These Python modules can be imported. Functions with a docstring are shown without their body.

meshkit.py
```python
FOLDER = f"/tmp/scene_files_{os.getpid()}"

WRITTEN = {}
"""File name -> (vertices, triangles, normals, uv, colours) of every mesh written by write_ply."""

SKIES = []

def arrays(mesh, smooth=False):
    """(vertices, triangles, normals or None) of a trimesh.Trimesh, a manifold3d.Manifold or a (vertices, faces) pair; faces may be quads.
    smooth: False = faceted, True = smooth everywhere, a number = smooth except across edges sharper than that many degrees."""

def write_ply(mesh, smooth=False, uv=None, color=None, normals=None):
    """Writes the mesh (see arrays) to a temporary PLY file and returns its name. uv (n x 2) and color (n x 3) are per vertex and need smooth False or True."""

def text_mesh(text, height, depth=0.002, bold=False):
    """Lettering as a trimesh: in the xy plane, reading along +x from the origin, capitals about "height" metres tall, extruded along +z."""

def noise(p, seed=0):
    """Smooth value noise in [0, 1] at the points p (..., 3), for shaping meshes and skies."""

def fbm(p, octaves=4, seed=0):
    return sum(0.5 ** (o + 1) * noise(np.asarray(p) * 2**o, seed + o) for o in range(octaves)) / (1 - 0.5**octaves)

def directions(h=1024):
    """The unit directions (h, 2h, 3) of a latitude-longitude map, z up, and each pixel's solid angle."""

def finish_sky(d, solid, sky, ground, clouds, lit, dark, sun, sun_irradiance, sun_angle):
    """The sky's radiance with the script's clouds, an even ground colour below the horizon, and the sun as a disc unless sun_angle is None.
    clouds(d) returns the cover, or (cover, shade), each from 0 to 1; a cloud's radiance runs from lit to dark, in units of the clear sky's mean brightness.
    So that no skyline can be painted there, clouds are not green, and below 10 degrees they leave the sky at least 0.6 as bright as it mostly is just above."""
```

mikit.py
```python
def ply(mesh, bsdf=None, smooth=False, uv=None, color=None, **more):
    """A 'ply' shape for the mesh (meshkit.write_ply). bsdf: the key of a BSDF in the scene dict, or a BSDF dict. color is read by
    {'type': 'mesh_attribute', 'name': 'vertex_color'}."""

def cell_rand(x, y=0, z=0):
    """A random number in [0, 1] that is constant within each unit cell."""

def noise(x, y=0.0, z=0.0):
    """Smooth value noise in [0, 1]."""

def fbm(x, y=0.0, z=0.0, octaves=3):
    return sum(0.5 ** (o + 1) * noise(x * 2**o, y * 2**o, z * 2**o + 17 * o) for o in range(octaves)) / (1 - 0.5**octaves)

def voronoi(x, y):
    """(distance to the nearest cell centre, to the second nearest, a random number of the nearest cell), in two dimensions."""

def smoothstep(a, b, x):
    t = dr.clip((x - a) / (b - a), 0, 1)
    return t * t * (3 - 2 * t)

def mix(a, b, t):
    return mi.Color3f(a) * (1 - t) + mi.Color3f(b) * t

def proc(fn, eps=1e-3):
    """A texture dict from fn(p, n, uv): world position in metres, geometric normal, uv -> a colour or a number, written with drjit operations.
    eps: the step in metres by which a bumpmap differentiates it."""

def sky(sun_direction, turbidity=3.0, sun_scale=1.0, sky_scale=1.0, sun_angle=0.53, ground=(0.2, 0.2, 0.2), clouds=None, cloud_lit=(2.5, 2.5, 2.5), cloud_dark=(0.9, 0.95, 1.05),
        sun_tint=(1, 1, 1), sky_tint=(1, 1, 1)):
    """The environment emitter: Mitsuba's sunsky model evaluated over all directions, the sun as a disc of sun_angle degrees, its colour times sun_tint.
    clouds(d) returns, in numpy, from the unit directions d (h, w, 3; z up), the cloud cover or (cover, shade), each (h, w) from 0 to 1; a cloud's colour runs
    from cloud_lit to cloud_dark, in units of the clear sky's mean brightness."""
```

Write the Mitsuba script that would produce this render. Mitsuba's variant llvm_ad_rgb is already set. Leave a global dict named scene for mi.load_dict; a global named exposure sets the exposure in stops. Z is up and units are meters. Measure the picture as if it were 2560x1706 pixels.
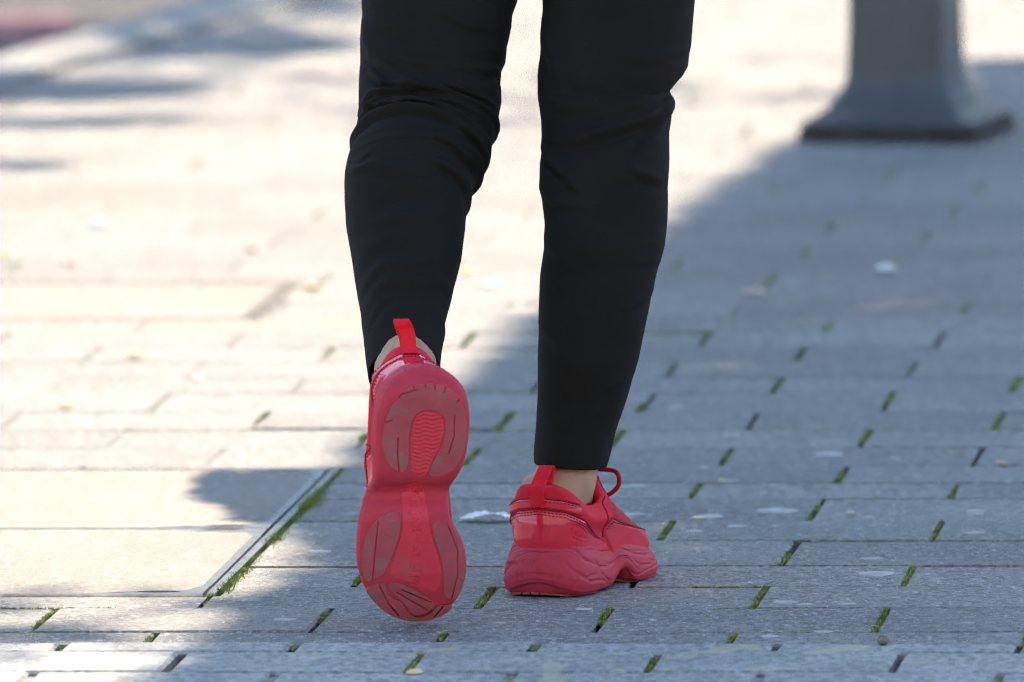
import math, random
import numpy as np, trimesh, mitsuba as mi, drjit as dr
import mikit, meshkit
from shapely.geometry import Polygon, Point, LineString, box as sbox
from shapely.ops import unary_union
from shapely import affinity

# ------------------------------------------------------------------ camera, sky, exposure
T = mi.ScalarTransform4f
F_PX, PITCH, ROLL, CAM_H = 32120.0, math.radians(5.96), math.radians(-0.7), 1.729
FWD = np.array([0, math.cos(PITCH), -math.sin(PITCH)])
R0 = np.array([1.0, 0, 0]); U0 = np.cross(R0, FWD)
RIGHT = math.cos(ROLL) * R0 + math.sin(ROLL) * U0
UP = -math.sin(ROLL) * R0 + math.cos(ROLL) * U0
EYE = np.array([0, 0, CAM_H])
FOV = math.degrees(2 * math.atan(1280 / F_PX))
SUN_AZ, SUN_EL = math.radians(8.5), math.radians(50)
SUN = np.array([math.cos(SUN_EL) * math.sin(SUN_AZ), math.cos(SUN_EL) * math.cos(SUN_AZ), math.sin(SUN_EL)])
scene = {
    'camera': {'type': 'thinlens', 'fov': FOV, 'aperture_radius': 0.031, 'focus_distance': 13.95,
               'near_clip': 0.5, 'far_clip': 900.0,
               'to_world': T().look_at(origin=EYE.tolist(), target=(EYE + FWD).tolist(), up=UP.tolist())},
    'sky': mikit.sky(SUN.tolist(), turbidity=3.5, sun_scale=0.72, sun_tint=(1.0, 0.995, 0.975), sky_tint=(0.98, 1.0, 0.92)),
}
exposure = 3.48
labels = {}
rng = np.random.default_rng(7)
random.seed(7)

# ------------------------------------------------------------------ small helpers
def ray(x, y):
    return FWD + RIGHT * (x - 1280) / F_PX - UP * (y - 853) / F_PX
def ground(x, y):
    d = ray(x, y); return EYE - d * CAM_H / d[2]
def at(x, y, Y):
    d = ray(x, y); return EYE + d * Y / d[1]
PAV = math.radians(5.85)                       # the paving is turned against the view
UA = np.array([math.cos(PAV), -math.sin(PAV), 0]); VA = np.array([math.sin(PAV), math.cos(PAV), 0])
def uvw(u, v, z=0.0):
    return UA * u + VA * v + np.array([0, 0, z])
def to_uv(x, y):
    g = ground(x, y); return float(g @ UA), float(g @ VA)
def pave(mesh):                                # (u, v, z) -> world
    p = np.asarray(mesh.vertices); m = mesh.copy()
    m.vertices = p[:, :1] * UA + p[:, 1:2] * VA + np.array([0, 0, 1]) * p[:, 2:3]
    return m
taken = {}
def key_for(name):
    n = taken.get(name, 0); taken[name] = n + 1
    return name if n == 0 else f'{name}_{n:03d}'
def add(name, mesh, bsdf, parent=None, smooth=30, label=None, cat=None, group=None, kind=None, **kw):
    key = key_for((parent + '__' if parent else '') + name)
    scene[key] = mikit.ply(mesh, bsdf, smooth=smooth, **kw)
    tag(key, label, cat, group, kind)
    return key
def tag(key, label=None, cat=None, group=None, kind=None):
    d = {k: v for k, v in (('label', label), ('category', cat), ('group', group), ('kind', kind)) if v}
    if d: labels[key] = {**labels.get(key, {}), **d}
def cat_(ms):
    return trimesh.util.concatenate(ms)
def grid_faces(n, m, wrap=False):
    i, j = np.meshgrid(np.arange(n - 1), np.arange(m if wrap else m - 1), indexing='ij')
    a, b = i * m + j, i * m + (j + 1) % m
    c, d = (i + 1) * m + (j + 1) % m, (i + 1) * m + j
    q = np.stack([a, b, c, d], -1).reshape(-1, 4)
    return np.vstack([q[:, [0, 1, 2]], q[:, [0, 2, 3]]])
def tube(pts, r, sides=10, cap=True):
    p = np.asarray(pts, float)
    t = np.gradient(p, axis=0); t /= np.linalg.norm(t, axis=1, keepdims=True)
    a = np.cross(t[0], [0.3, 0.5, 0.81]); a /= np.linalg.norm(a)
    rows = []; r = np.broadcast_to(r, (len(p),))
    for k in range(len(p)):
        a = a - t[k] * (a @ t[k]); a /= np.linalg.norm(a); b = np.cross(t[k], a)
        ang = np.arange(sides) * 2 * np.pi / sides
        rows.append(p[k] + r[k] * (np.cos(ang)[:, None] * a + np.sin(ang)[:, None] * b))
    v = np.concatenate(rows); f = grid_faces(len(p), sides, True)
    if cap:
        n = len(v); v = np.vstack([v, p[0], p[-1]]); L = (len(p) - 1) * sides; i = np.arange(sides)
        f = np.vstack([f, np.stack([(i + 1) % sides, i, 0 * i + n], 1), np.stack([L + i, L + (i + 1) % sides, 0 * i + n + 1], 1)])
    m = trimesh.Trimesh(v, f, process=False); 
    return m
def smooth_curve(pts, n):
    from scipy.interpolate import CubicSpline
    p = np.asarray(pts, float); s = np.r_[0, np.cumsum(np.linalg.norm(np.diff(p, axis=0), axis=1))]
    return CubicSpline(s, p)(np.linspace(0, s[-1], n))
def extrude(poly, h):
    return trimesh.creation.extrude_polygon(poly, h, engine='earcut')
def block(u0, u1, v0, v1, z0, z1, bev=0.003, tilt=(0, 0), out=0.0):
    """a stone: chamfered top edge, open below; 20 triangles"""
    c = [(u0, v0), (u1, v0), (u1, v1), (u0, v1)]
    s = [(1, 1), (-1, 1), (-1, -1), (1, -1)]
    cu, cv = (u0 + u1) / 2, (v0 + v1) / 2
    jit = [(random.uniform(-out, out), random.uniform(-out, out)) for _ in range(4)]
    rows = []
    for inset, z in ((0, z0), (0, z1 - bev), (bev * 1.1, z1)):
        for k in range(4):
            uu, vv = c[k][0] + s[k][0] * inset + jit[k][0], c[k][1] + s[k][1] * inset + jit[k][1]
            rows.append((uu, vv, z + (tilt[0] * (uu - cu) + tilt[1] * (vv - cv) if z > z0 else 0)))
    v = np.array(rows); f = []
    for r in range(2):
        for k in range(4):
            a, b = r * 4 + k, r * 4 + (k + 1) % 4
            f += [(a, b, b + 4), (a, b + 4, a + 4)]
    f += [(8, 9, 10), (8, 10, 11)]
    return pave(trimesh.Trimesh(v, np.array(f), process=False))

# ------------------------------------------------------------------ materials
N, FB, SS, MIX = mikit.noise, mikit.fbm, mikit.smoothstep, mikit.mix
def stone(name, base, lo, hi, warm, rough=0.7, grain=420.0):
    def col(p, n, uv):
        g = N(p.x * grain, p.y * grain, p.z * grain)
        g2 = N(p.x * grain * .37 + 9, p.y * grain * .37, p.z * grain)
        big = FB(p.x * 5, p.y * 5, 0.0, octaves=3)
        w = FB(p.x * 1.3 + 4, p.y * 1.3, 3.0, octaves=2)
        k = lo + (hi - lo) * SS(0.18, 0.82, 0.55 * g + 0.45 * g2)
        k = k * (0.88 + 0.24 * big)
        fleck = SS(0.80, 0.92, N(p.x * 300, p.y * 150, 5.0))
        c = MIX(base, warm, SS(0.35, 0.7, w)) * k
        return MIX(c, mi.Color3f(0.62, 0.62, 0.6), fleck * 0.38)
    def bump(p, n, uv):
        return N(p.x * 330, p.y * 330, p.z * 330) * 0.0007 + N(p.x * 120, p.y * 120, 1.0) * 0.0008
    scene[name] = {'type': 'bumpmap', 'scale': 1.0, 'tex': mikit.proc(bump, 4e-4),
                   'bsdf': {'type': 'twosided', 'bsdf': {'type': 'principled', 'base_color': mikit.proc(col), 'roughness': rough, 'specular': 0.35}}}
stone('paver_stone_a', (0.180, 0.183, 0.184), 0.55, 1.42, (0.187, 0.183, 0.177))
stone('paver_stone_b', (0.162, 0.166, 0.168), 0.55, 1.42, (0.170, 0.167, 0.161))
stone('paver_stone_c', (0.196, 0.199, 0.199), 0.55, 1.40, (0.202, 0.197, 0.190))
stone('beige_stone', (0.205, 0.189, 0.171), 0.68, 1.30, (0.212, 0.198, 0.182))
def granite(p, n, uv):
    g = N(p.x * 170, p.y * 120, p.z * 170); g2 = N(p.x * 420, p.y * 420, 3.0)
    big = FB(p.x * 9, p.y * 9, 0.0, octaves=3)
    c = MIX((0.155, 0.166, 0.175), (0.33, 0.34, 0.34), SS(0.25, 0.75, 0.65 * g + 0.35 * g2))
    c = c * (0.85 + 0.3 * big)
    return MIX(c, (0.42, 0.38, 0.24), SS(0.80, 0.9, N(p.x * 28, p.y * 22, 8.0)) * 0.5)
scene['granite_stone'] = {'type': 'bumpmap', 'scale': 1.0, 'tex': mikit.proc(lambda p, n, uv: N(p.x * 200, p.y * 200, 0.0) * 0.0007, 4e-4),
    'bsdf': {'type': 'twosided', 'bsdf': {'type': 'principled', 'base_color': mikit.proc(granite), 'roughness': 0.6, 'specular': 0.4}}}
def simple(name, col, rough=0.6, spec=0.4, **kw):
    scene[name] = {'type': 'twosided', 'bsdf': {'type': 'principled', 'base_color': mikit.proc(col) if callable(col) else {'type': 'rgb', 'value': list(col)}, 'roughness': rough, 'specular': spec, **kw}}
def varied(a, b, s, zs=None):
    return lambda p, n, uv: MIX(a, b, SS(0.3, 0.7, FB(p.x * s, p.y * s, p.z * (zs or s), octaves=3)))
simple('soil', varied((0.07, 0.066, 0.058), (0.15, 0.14, 0.12), 90), 0.95, 0.1)
simple('asphalt', varied((0.060, 0.062, 0.068), (0.10, 0.10, 0.105), 30), 0.9, 0.2)
simple('concrete', varied((0.22, 0.22, 0.215), (0.29, 0.288, 0.28), 12), 0.85, 0.2)
simple('red_paint', varied((0.17, 0.085, 0.098), (0.22, 0.11, 0.125), 8), 0.8, 0.2)
simple('moss_green', lambda p, n, uv: MIX((0.11, 0.175, 0.045), (0.27, 0.31, 0.09), SS(0.3, 0.75, N(p.x * 90, p.y * 90, p.z * 300))), 0.9, 0.1)
simple('frame_metal', varied((0.66, 0.70, 0.75), (0.76, 0.80, 0.84), 40), 0.20, 0.5, metallic=1.0)
simple('worn_frame', varied((0.15, 0.142, 0.13), (0.20, 0.19, 0.175), 40), 0.8, 0.15)
simple('far_facade', varied((0.42, 0.42, 0.42), (0.50, 0.495, 0.49), 1), 0.9, 0.2)
simple('dark_gap', (0.03, 0.026, 0.022), 0.9, 0.1)
simple('post_paint', lambda p, n, uv: MIX((0.062, 0.072, 0.080), (0.084, 0.095, 0.104), FB(p.x * 30, p.y * 30, p.z * 12, octaves=3)), 0.5, 0.5)
simple('post_foot', varied((0.03, 0.029, 0.028), (0.06, 0.055, 0.05), 40), 0.7, 0.3)
simple('gum', varied((0.30, 0.31, 0.31), (0.42, 0.42, 0.415), 90), 0.7, 0.3)
simple('yellow_leaf', varied((0.66, 0.52, 0.22), (0.76, 0.64, 0.36), 60), 0.6, 0.3)
simple('brown_leaf', varied((0.48, 0.34, 0.22), (0.60, 0.46, 0.33), 60), 0.6, 0.3)
simple('pale_leaf', varied((0.78, 0.76, 0.70), (0.86, 0.85, 0.80), 60), 0.6, 0.3)
simple('nut_shell', varied((0.14, 0.11, 0.085), (0.26, 0.22, 0.17), 160), 0.6, 0.4)
simple('bark', varied((0.09, 0.07, 0.05), (0.17, 0.14, 0.11), 20, 4), 0.95, 0.1)
simple('facade_stone', varied((0.40, 0.385, 0.36), (0.47, 0.45, 0.425), 2), 0.9, 0.2)
simple('window_glass', (0.03, 0.035, 0.04), 0.08, 0.6)
scene['leaf_green'] = {'type': 'twosided', 'bsdf': {'type': 'diffuse', 'reflectance': {'type': 'rgb', 'value': [0.05, 0.09, 0.025]}}}
def weave(p, n, uv):
    return N(p.x * 900, p.y * 900, p.z * 1500) * 0.00012 + FB(p.x * 60, p.y * 60, p.z * 60, octaves=2) * 0.0012
scene['black_cloth'] = {'type': 'bumpmap', 'scale': 1.0, 'tex': mikit.proc(weave, 6e-4), 'bsdf': {'type': 'twosided', 'bsdf': {'type': 'principled',
    'base_color': mikit.proc(lambda p, n, uv: MIX((0.0108, 0.0100, 0.0087), (0.0165, 0.0153, 0.0132), FB(p.x * 14, p.y * 14, p.z * 14, octaves=3))), 'roughness': 0.85, 'specular': 0.12, 'sheen': 0.12}}}
simple('skin', lambda p, n, uv: MIX((0.40, 0.205, 0.125), (0.50, 0.28, 0.18), FB(p.x * 70, p.y * 70, p.z * 50, octaves=3)), 0.5, 0.4)
PR = (0.72, 0.020, 0.046)
simple('patent_red', lambda p, n, uv: MIX(PR, (0.77, 0.030, 0.060), FB(p.x * 60, p.y * 60, p.z * 60, octaves=2)), 0.05, 0.5, clearcoat=0.6, clearcoat_gloss=0.995)
simple('padded_red', lambda p, n, uv: MIX((0.70, 0.024, 0.050), (0.76, 0.034, 0.062), FB(p.x * 90, p.y * 90, p.z * 90, octaves=2)), 0.7, 0.12)
simple('ribbon_red', varied((0.76, 0.012, 0.028), (0.82, 0.02, 0.038), 200), 0.7, 0.2)
simple('seam_red', (0.30, 0.006, 0.014), 0.6, 0.3)
simple('lace_red', varied((0.34, 0.010, 0.026), (0.42, 0.016, 0.034), 200), 0.75, 0.2)
simple('rubber_red', lambda p, n, uv: MIX((0.50, 0.042, 0.068), (0.58, 0.054, 0.084), FB(p.x * 45, p.y * 45, p.z * 45, octaves=3)), 0.55, 0.18)
simple('arch_red', lambda p, n, uv: MIX(MIX((0.66, 0.036, 0.066), (0.72, 0.05, 0.082), FB(p.x * 50, p.y * 50, p.z * 50, octaves=2)), (0.34, 0.10, 0.10), SS(0.5, 0.85, FB(p.x * 26 + 7, p.y * 26, p.z * 20, octaves=3)) * 0.6), 0.45, 0.4)
simple('tread_rubber', lambda p, n, uv: MIX(MIX((0.36, 0.075, 0.088), (0.50, 0.105, 0.118), FB(p.x * 38, p.y * 38, p.z * 38, octaves=3)), (0.24, 0.17, 0.15), SS(0.5, 0.8, FB(p.x * 70 + 3, p.y * 30, p.z * 55, octaves=3)) * 0.65), 0.8, 0.12)
scene['ripple_red'] = {'type': 'bumpmap', 'scale': 1.0, 'tex': mikit.proc(lambda p, n, uv: dr.sin(p.z * 1400 + dr.sin(p.x * 420) * 1.6) * 0.0003, 3e-4),
    'bsdf': {'type': 'twosided', 'bsdf': {'type': 'principled', 'base_color': {'type': 'rgb', 'value': [0.66, 0.035, 0.055]}, 'roughness': 0.5}}}
simple('pale_joint', varied((0.18, 0.172, 0.16), (0.27, 0.26, 0.235), 60), 0.95, 0.1)  # pale colour stands in for joints washed out by the sun
scene['mesh_fabric'] = {'type': 'bumpmap', 'scale': 1.0, 'tex': mikit.proc(lambda p, n, uv: (dr.sin(p.x * 2600 + p.z * 2600) * dr.sin(p.y * 2600 - p.z * 2600)) * 0.0004, 2e-4),
    'bsdf': {'type': 'twosided', 'bsdf': {'type': 'principled', 'base_color': mikit.proc(lambda p, n, uv: MIX((0.50, 0.02, 0.04), (0.66, 0.05, 0.08), SS(-0.2, 0.6, dr.sin(p.x * 2200 + p.z * 2200) * dr.sin(p.y * 2200 - p.z * 2200)))), 'roughness': 0.7}}}

# ------------------------------------------------------------------ the ground
VB = [12.995, 13.161, 13.326, 13.401, 13.505, 13.71, 13.90, 14.08, 14.316, 14.505, 14.722, 14.876, 15.05, 15.243, 15.44, 15.635, 15.855, 16.029, 16.22, 16.394]
while VB[-1] < 24: VB.append(VB[-1] + 0.195 + random.uniform(-.008, .008))
U_MIN, U_MAX = -3.6, 0.6
# the far road and its pale kerb (top left of the view)
RA, RB = np.array(to_uv(120, 118)), np.array(to_uv(640, -30))
RA, RB = RA - (RB - RA) * 6, RB + (RB - RA) * 8
nrm = np.array([-(RB - RA)[1], (RB - RA)[0]]); nrm /= np.linalg.norm(nrm)
if nrm[0] > 0: nrm = -nrm
road_poly = Polygon([RA, RB, RB + nrm * 12, RA + nrm * 12])
kerb_poly = Polygon([RA - nrm * .16, RB - nrm * .16, RB, RA])
COVER = (-2.352, -1.745, 13.822, 15.022)
FAR_COVER = (-2.66, -2.055, 16.76, 17.25)
bed = extrude(sbox(-300, -300, 300, 300).difference(unary_union([road_poly, kerb_poly])), 0.3); bed.apply_translation([0, 0, -0.312])
add('sidewalk', pave(bed), 'soil', smooth=False, label='grey stone paved sidewalk with mossy joints', kind='structure')
holes = unary_union([sbox(COVER[0], COVER[2], COVER[1], COVER[3]), sbox(FAR_COVER[0], FAR_COVER[2], FAR_COVER[1], FAR_COVER[3]), road_poly, kerb_poly])
stones, joints, height = [], [], []
def in_frame(u, v):
    p = uvw(u, v) - EYE; d = p @ FWD
    return 1280 + F_PX * (p @ RIGHT) / d, 853 - F_PX * (p @ UP) / d
for r in range(len(VB) - 1):
    v0, v1 = VB[r], VB[r + 1]
    is_granite = v1 <= 13.402
    if is_granite:
        off = {0: -1.096, 1: -1.214, 2: -1.096}[r]; step = 0.2535
    else:
        k = r - 4                                   # k = 0: the first full row
        step = 0.3035 if k >= 0 else 0.31
        off = (-1.146 if k < 0 else (-0.998 if k % 2 == 0 else -1.147)) + max(0, (v0 - 16.2)) * 0.035
    n0 = int(math.floor((U_MIN - off) / step))
    us = [off + step * (n0 + i) + random.uniform(-.004, .004) for i in range(int((U_MAX - U_MIN) / step) + 2)]
    for a, b in zip(us[:-1], us[1:]):
        gt = 0.0042 if is_granite else random.uniform(.0014, .0038)       # half width of the cross joint
        gr = 0.0016 if is_granite else random.uniform(.0007, .0023)
        cell = sbox(a + gt, v0 + gr, b - gt, v1 - gr)
        if cell.intersects(holes):
            cell = cell.difference(holes.buffer(0.006, join_style=2))
            if cell.is_empty or cell.area < 0.002: continue
        stones.append((a, b, v0, v1, gt, gr, cell, is_granite))
        joints.append((b, v0, v1, gt, is_granite))
def size_in_view(s):
    c = s[6].centroid; x, y = in_frame(c.x, c.y)
    ok = -250 < x < 2810 and -30 < y < 1760
    return (1e6 if ok else 0) - math.hypot(c.x + 1.4, c.y)
pav = sorted([s for s in stones if not s[7]], key=size_in_view, reverse=True)
near = {id(s) for s in pav[:296]}
far_meshes = {'a': []}
tones = ['paver_stone_a', 'paver_stone_b', 'paver_stone_c']
kerb_key = None
for s in stones:
    a, b, v0, v1, gt, gr, cell, is_granite = s
    fx, fy = in_frame((a + b) / 2, (v0 + v1) / 2); flat = 0.3 if (fy < 820 or (fx < 950 and fy < 1200)) else 1.0
    zt = random.gauss(0, 0.0008 * flat) + (0.0025 if is_granite else 0); tl = (random.gauss(0, .003 * flat), random.gauss(0, .004 * flat))
    height.append((a, b, v0, v1, zt, tl))
    rect = abs(cell.area - (b - a - 2 * gt) * (v1 - v0 - 2 * gr)) < 1e-6
    if rect:
        m = block(a + gt, b - gt, v0 + gr, v1 - gr, -0.06, zt, 0.0035 if is_granite else (0.0012 if flat < 1 else 0.0026), tl, 0.0012)
    else:
        ps = [g for g in getattr(cell, 'geoms', [cell]) if g.area > 0.001]
        if not ps: continue
        m = cat_([extrude(g, 0.06) for g in ps]); m.apply_translation([0, 0, -0.06 + zt]); m = pave(m)
    if is_granite:
        if kerb_key is None:
            kerb_key = 'granite_kerb'
            add('granite_kerb', pave(trimesh.creation.box(bounds=[[-30, 12.99, -.2], [30, 13.399, -0.010]])), 'soil', smooth=False, kind='structure', label='pale granite kerb strip along the near edge of the sidewalk')
        add('block', m, 'granite_stone', kerb_key, smooth=False)
    elif id(s) in near:
        cu, cv = (a + b) / 2, (v0 + v1) / 2
        bs = 'beige_stone' if (-2.2 < cu < -1.98 and 16.6 < cv < 16.9) else random.choice(tones)
        add('paver', m, bs, 'sidewalk', smooth=False)
    else:
        far_meshes['a'].append(m)
# paving beyond the single pieces: plain rows out to the sides and the distance
for v0 in np.arange(3.0, 12.99, 0.195):
    for u0 in np.arange(-6, 4, 0.3035):
        far_meshes['a'].append(block(u0 + .005, u0 + .2985, v0 + .002, v0 + .193, -.05, 0))
big = sbox(-30, VB[-1], 30, 120).union(sbox(-30, 12.995, U_MIN - .3, VB[-1])).union(sbox(U_MAX + .02, 12.995, 30, VB[-1])).difference(holes)
for g in getattr(big, 'geoms', [big]):
    m = extrude(g, 0.05); m.apply_translation([0, 0, -0.0525]); far_meshes['a'].append(pave(m))
add('far_paving', cat_(far_meshes['a']), 'paver_stone_a', 'sidewalk', smooth=False, kind='stuff')
rm = extrude(road_poly, 0.1); rm.apply_translation([0, 0, -0.205]); 
add('road', pave(rm), 'asphalt', smooth=False, kind='structure', label='grey asphalt road far behind the walker')
km = extrude(kerb_poly, 0.3); km.apply_translation([0, 0, -0.29])
add('kerb', pave(km), 'concrete', smooth=False, kind='structure', label='pale concrete kerb between sidewalk and road')
def low_uv(x, y, z=-0.10):
    d = ray(x, y); g = EYE - d * (CAM_H - z) / d[2]; return np.array([g @ UA, g @ VA])
P1, P2, P3, P4 = low_uv(-240, 104), low_uv(165, 94), low_uv(180, 34), low_uv(-240, 30)
RZ = -0.105
red = Polygon([P1, P2, P3, P4]); m = extrude(red, 0.004); m.apply_translation([0, 0, RZ + 0.001])
add('red_road_marking', pave(m), 'red_paint', smooth=False, label='dull red painted patch on the far road', kind='structure')

# ------------------------------------------------------------------ recessed access covers
def access_cover(u0, u1, v0, v1, label, rail_sides):
    """a stone-filled lid in a metal frame with corner brackets; the first edge rail is the right one"""
    name = key_for('access_cover')
    tag(name, label, 'access cover')
    w = 0.0095; metal = 'frame_metal' if v0 < 16 else 'worn_frame'
    slab = extrude(sbox(u0 + .004, v0 + .004, u1 - .004, v1 - .004), 0.05); slab.apply_translation([0, 0, -0.0505])
    add('infill_slab', pave(slab), 'beige_stone', name, smooth=False)
    ring = sbox(u0, v0, u1, v1).difference(sbox(u0 + .0028, v0 + .0028, u1 - w, v1 - .0028))
    fm = extrude(ring, 0.05); fm.apply_translation([0, 0, -0.0492])
    add('lid_frame', pave(fm), metal, name, smooth=False)
    for cu, su in ((u0, 1), (u1, -1)) if v0 < 16 else ():
        for cv, sv in ((v0, 1), (v1, -1)):
            L, Wd = (0.125, 0.030)
            t = np.linspace(0, 1, 12)
            edge = [(x * L, Wd * (1 - x ** 1.3) + 0.004) for x in t]
            poly = Polygon([(0, 0), (L * 1.05, 0), (L * 1.05, .004)] + edge[::-1][:-1] + [(0.02, Wd * 1.1), (0.012, Wd * 1.9), (0, Wd * 2.2)])
            hole = affinity.scale(Point(0.050, 0.0135).buffer(1, 12), .024, .0080)
            hole2 = affinity.scale(Point(0.095, 0.0062).buffer(1, 10), .010, .0030)
            poly = poly.difference(hole).difference(hole2)
            poly = affinity.translate(affinity.scale(poly, su, sv, origin=(0, 0)), cu, cv)
            bm = extrude(poly, 0.012); bm.apply_translation([0, 0, -0.0104])
            add('corner_bracket', pave(bm), 'frame_metal', name, smooth=False)
            hm = extrude(affinity.translate(affinity.scale(hole, su, sv, origin=(0, 0)), cu, cv), 0.003); hm.apply_translation([0, 0, -0.0025])
            add('bracket_hole', pave(hm), 'dark_gap', name, smooth=False)
    return name
def rail(u, v0, v1, parent):
    m = extrude(sbox(u, v0, u + 0.0095, v1), 0.05); m.apply_translation([0, 0, -0.0484])
    add('edge_rail', pave(m), 'frame_metal' if v0 < 16 else 'worn_frame', parent, smooth=False)
cu0, cu1, cv0, cv1 = COVER
mid = (cv0 + cv1) / 2 + .008
a1 = access_cover(cu0, cu1 - .0145, mid + .002, cv1 - .004, 'stone-filled access cover with metal corners, half in the blotchy shade left of the raised shoe', 1)
a2 = access_cover(cu0, cu1 - .0145, cv0 + .004, mid - .002, 'sunlit beige stone access cover at lower left, nearest the granite kerb', 1)
rail(cu1 - .0100, mid + .0005, cv1, a1); rail(cu1 - .0100, cv0, mid - .0005, a2)
fu0, fu1, fv0, fv1 = FAR_COVER
a3 = access_cover(fu0, fu1 - .0145, fv0 + .004, fv1 - .004, 'blurred sunlit access cover farther back at the left edge', 1)
rail(fu1 - .0100, fv0, fv1, a3)

# ------------------------------------------------------------------ moss in the joints
mv, mf, base = [], [], 0
def moss_strip(u, v0, v1, hw, h0, dens):
    """a bumpy cushion in a cross joint with fine upright shoots"""
    global base
    n = max(6, int((v1 - v0) / .006)); m = 5
    vv = np.linspace(v0, v1, n); k = np.linspace(-1, 1, m)
    V, K = np.meshgrid(vv, k, indexing='ij')
    amp = meshkit.fbm(np.stack([V * 40, K * 0 + u * 31, K * .8], -1), 3) 
    z = -0.010 + (0.010 + h0 * amp) * (1 - K ** 2 * .55) * np.clip(amp * 2.2 - .25, 0.1, 1)
    U = u + K * hw + (meshkit.noise(np.stack([V * 120, K * 3, K * 0 + u], -1)) - .5) * .003
    p = np.stack([U, V, z], -1).reshape(-1, 3)
    mv.append(p); mf.append(grid_faces(n, m)[:, ::-1] + base); base += len(p)
    for _ in range(int(dens * (v1 - v0) / .00035)):
        uu, v = u + random.uniform(-1, 1) * hw * 1.15, random.uniform(v0, v1)
        if meshkit.fbm(np.array([[v * 40, u * 31, .3]]), 3)[0] < .42: continue
        h = random.uniform(.0008, .0026) + h0 * .35; a = random.uniform(0, 6.28); w = .0011
        dx, dy = math.cos(a) * w, math.sin(a) * w; lx, ly = random.gauss(0, .0024), random.gauss(0, .0024)
        mv.append(np.array([(uu - dx, v - dy, -.003), (uu + dx, v + dy, -.003), (uu + lx, v + ly, h)])); mf.append(np.array([[0, 1, 2]]) + base); base += 3
pale_fills = []
def pale_strip(u0, u1, v0, v1):
    m = trimesh.creation.box(bounds=[[u0, v0, -.011], [u1, v1, -.0002 - random.random() * .0012]]); pale_fills.append(m)
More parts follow.
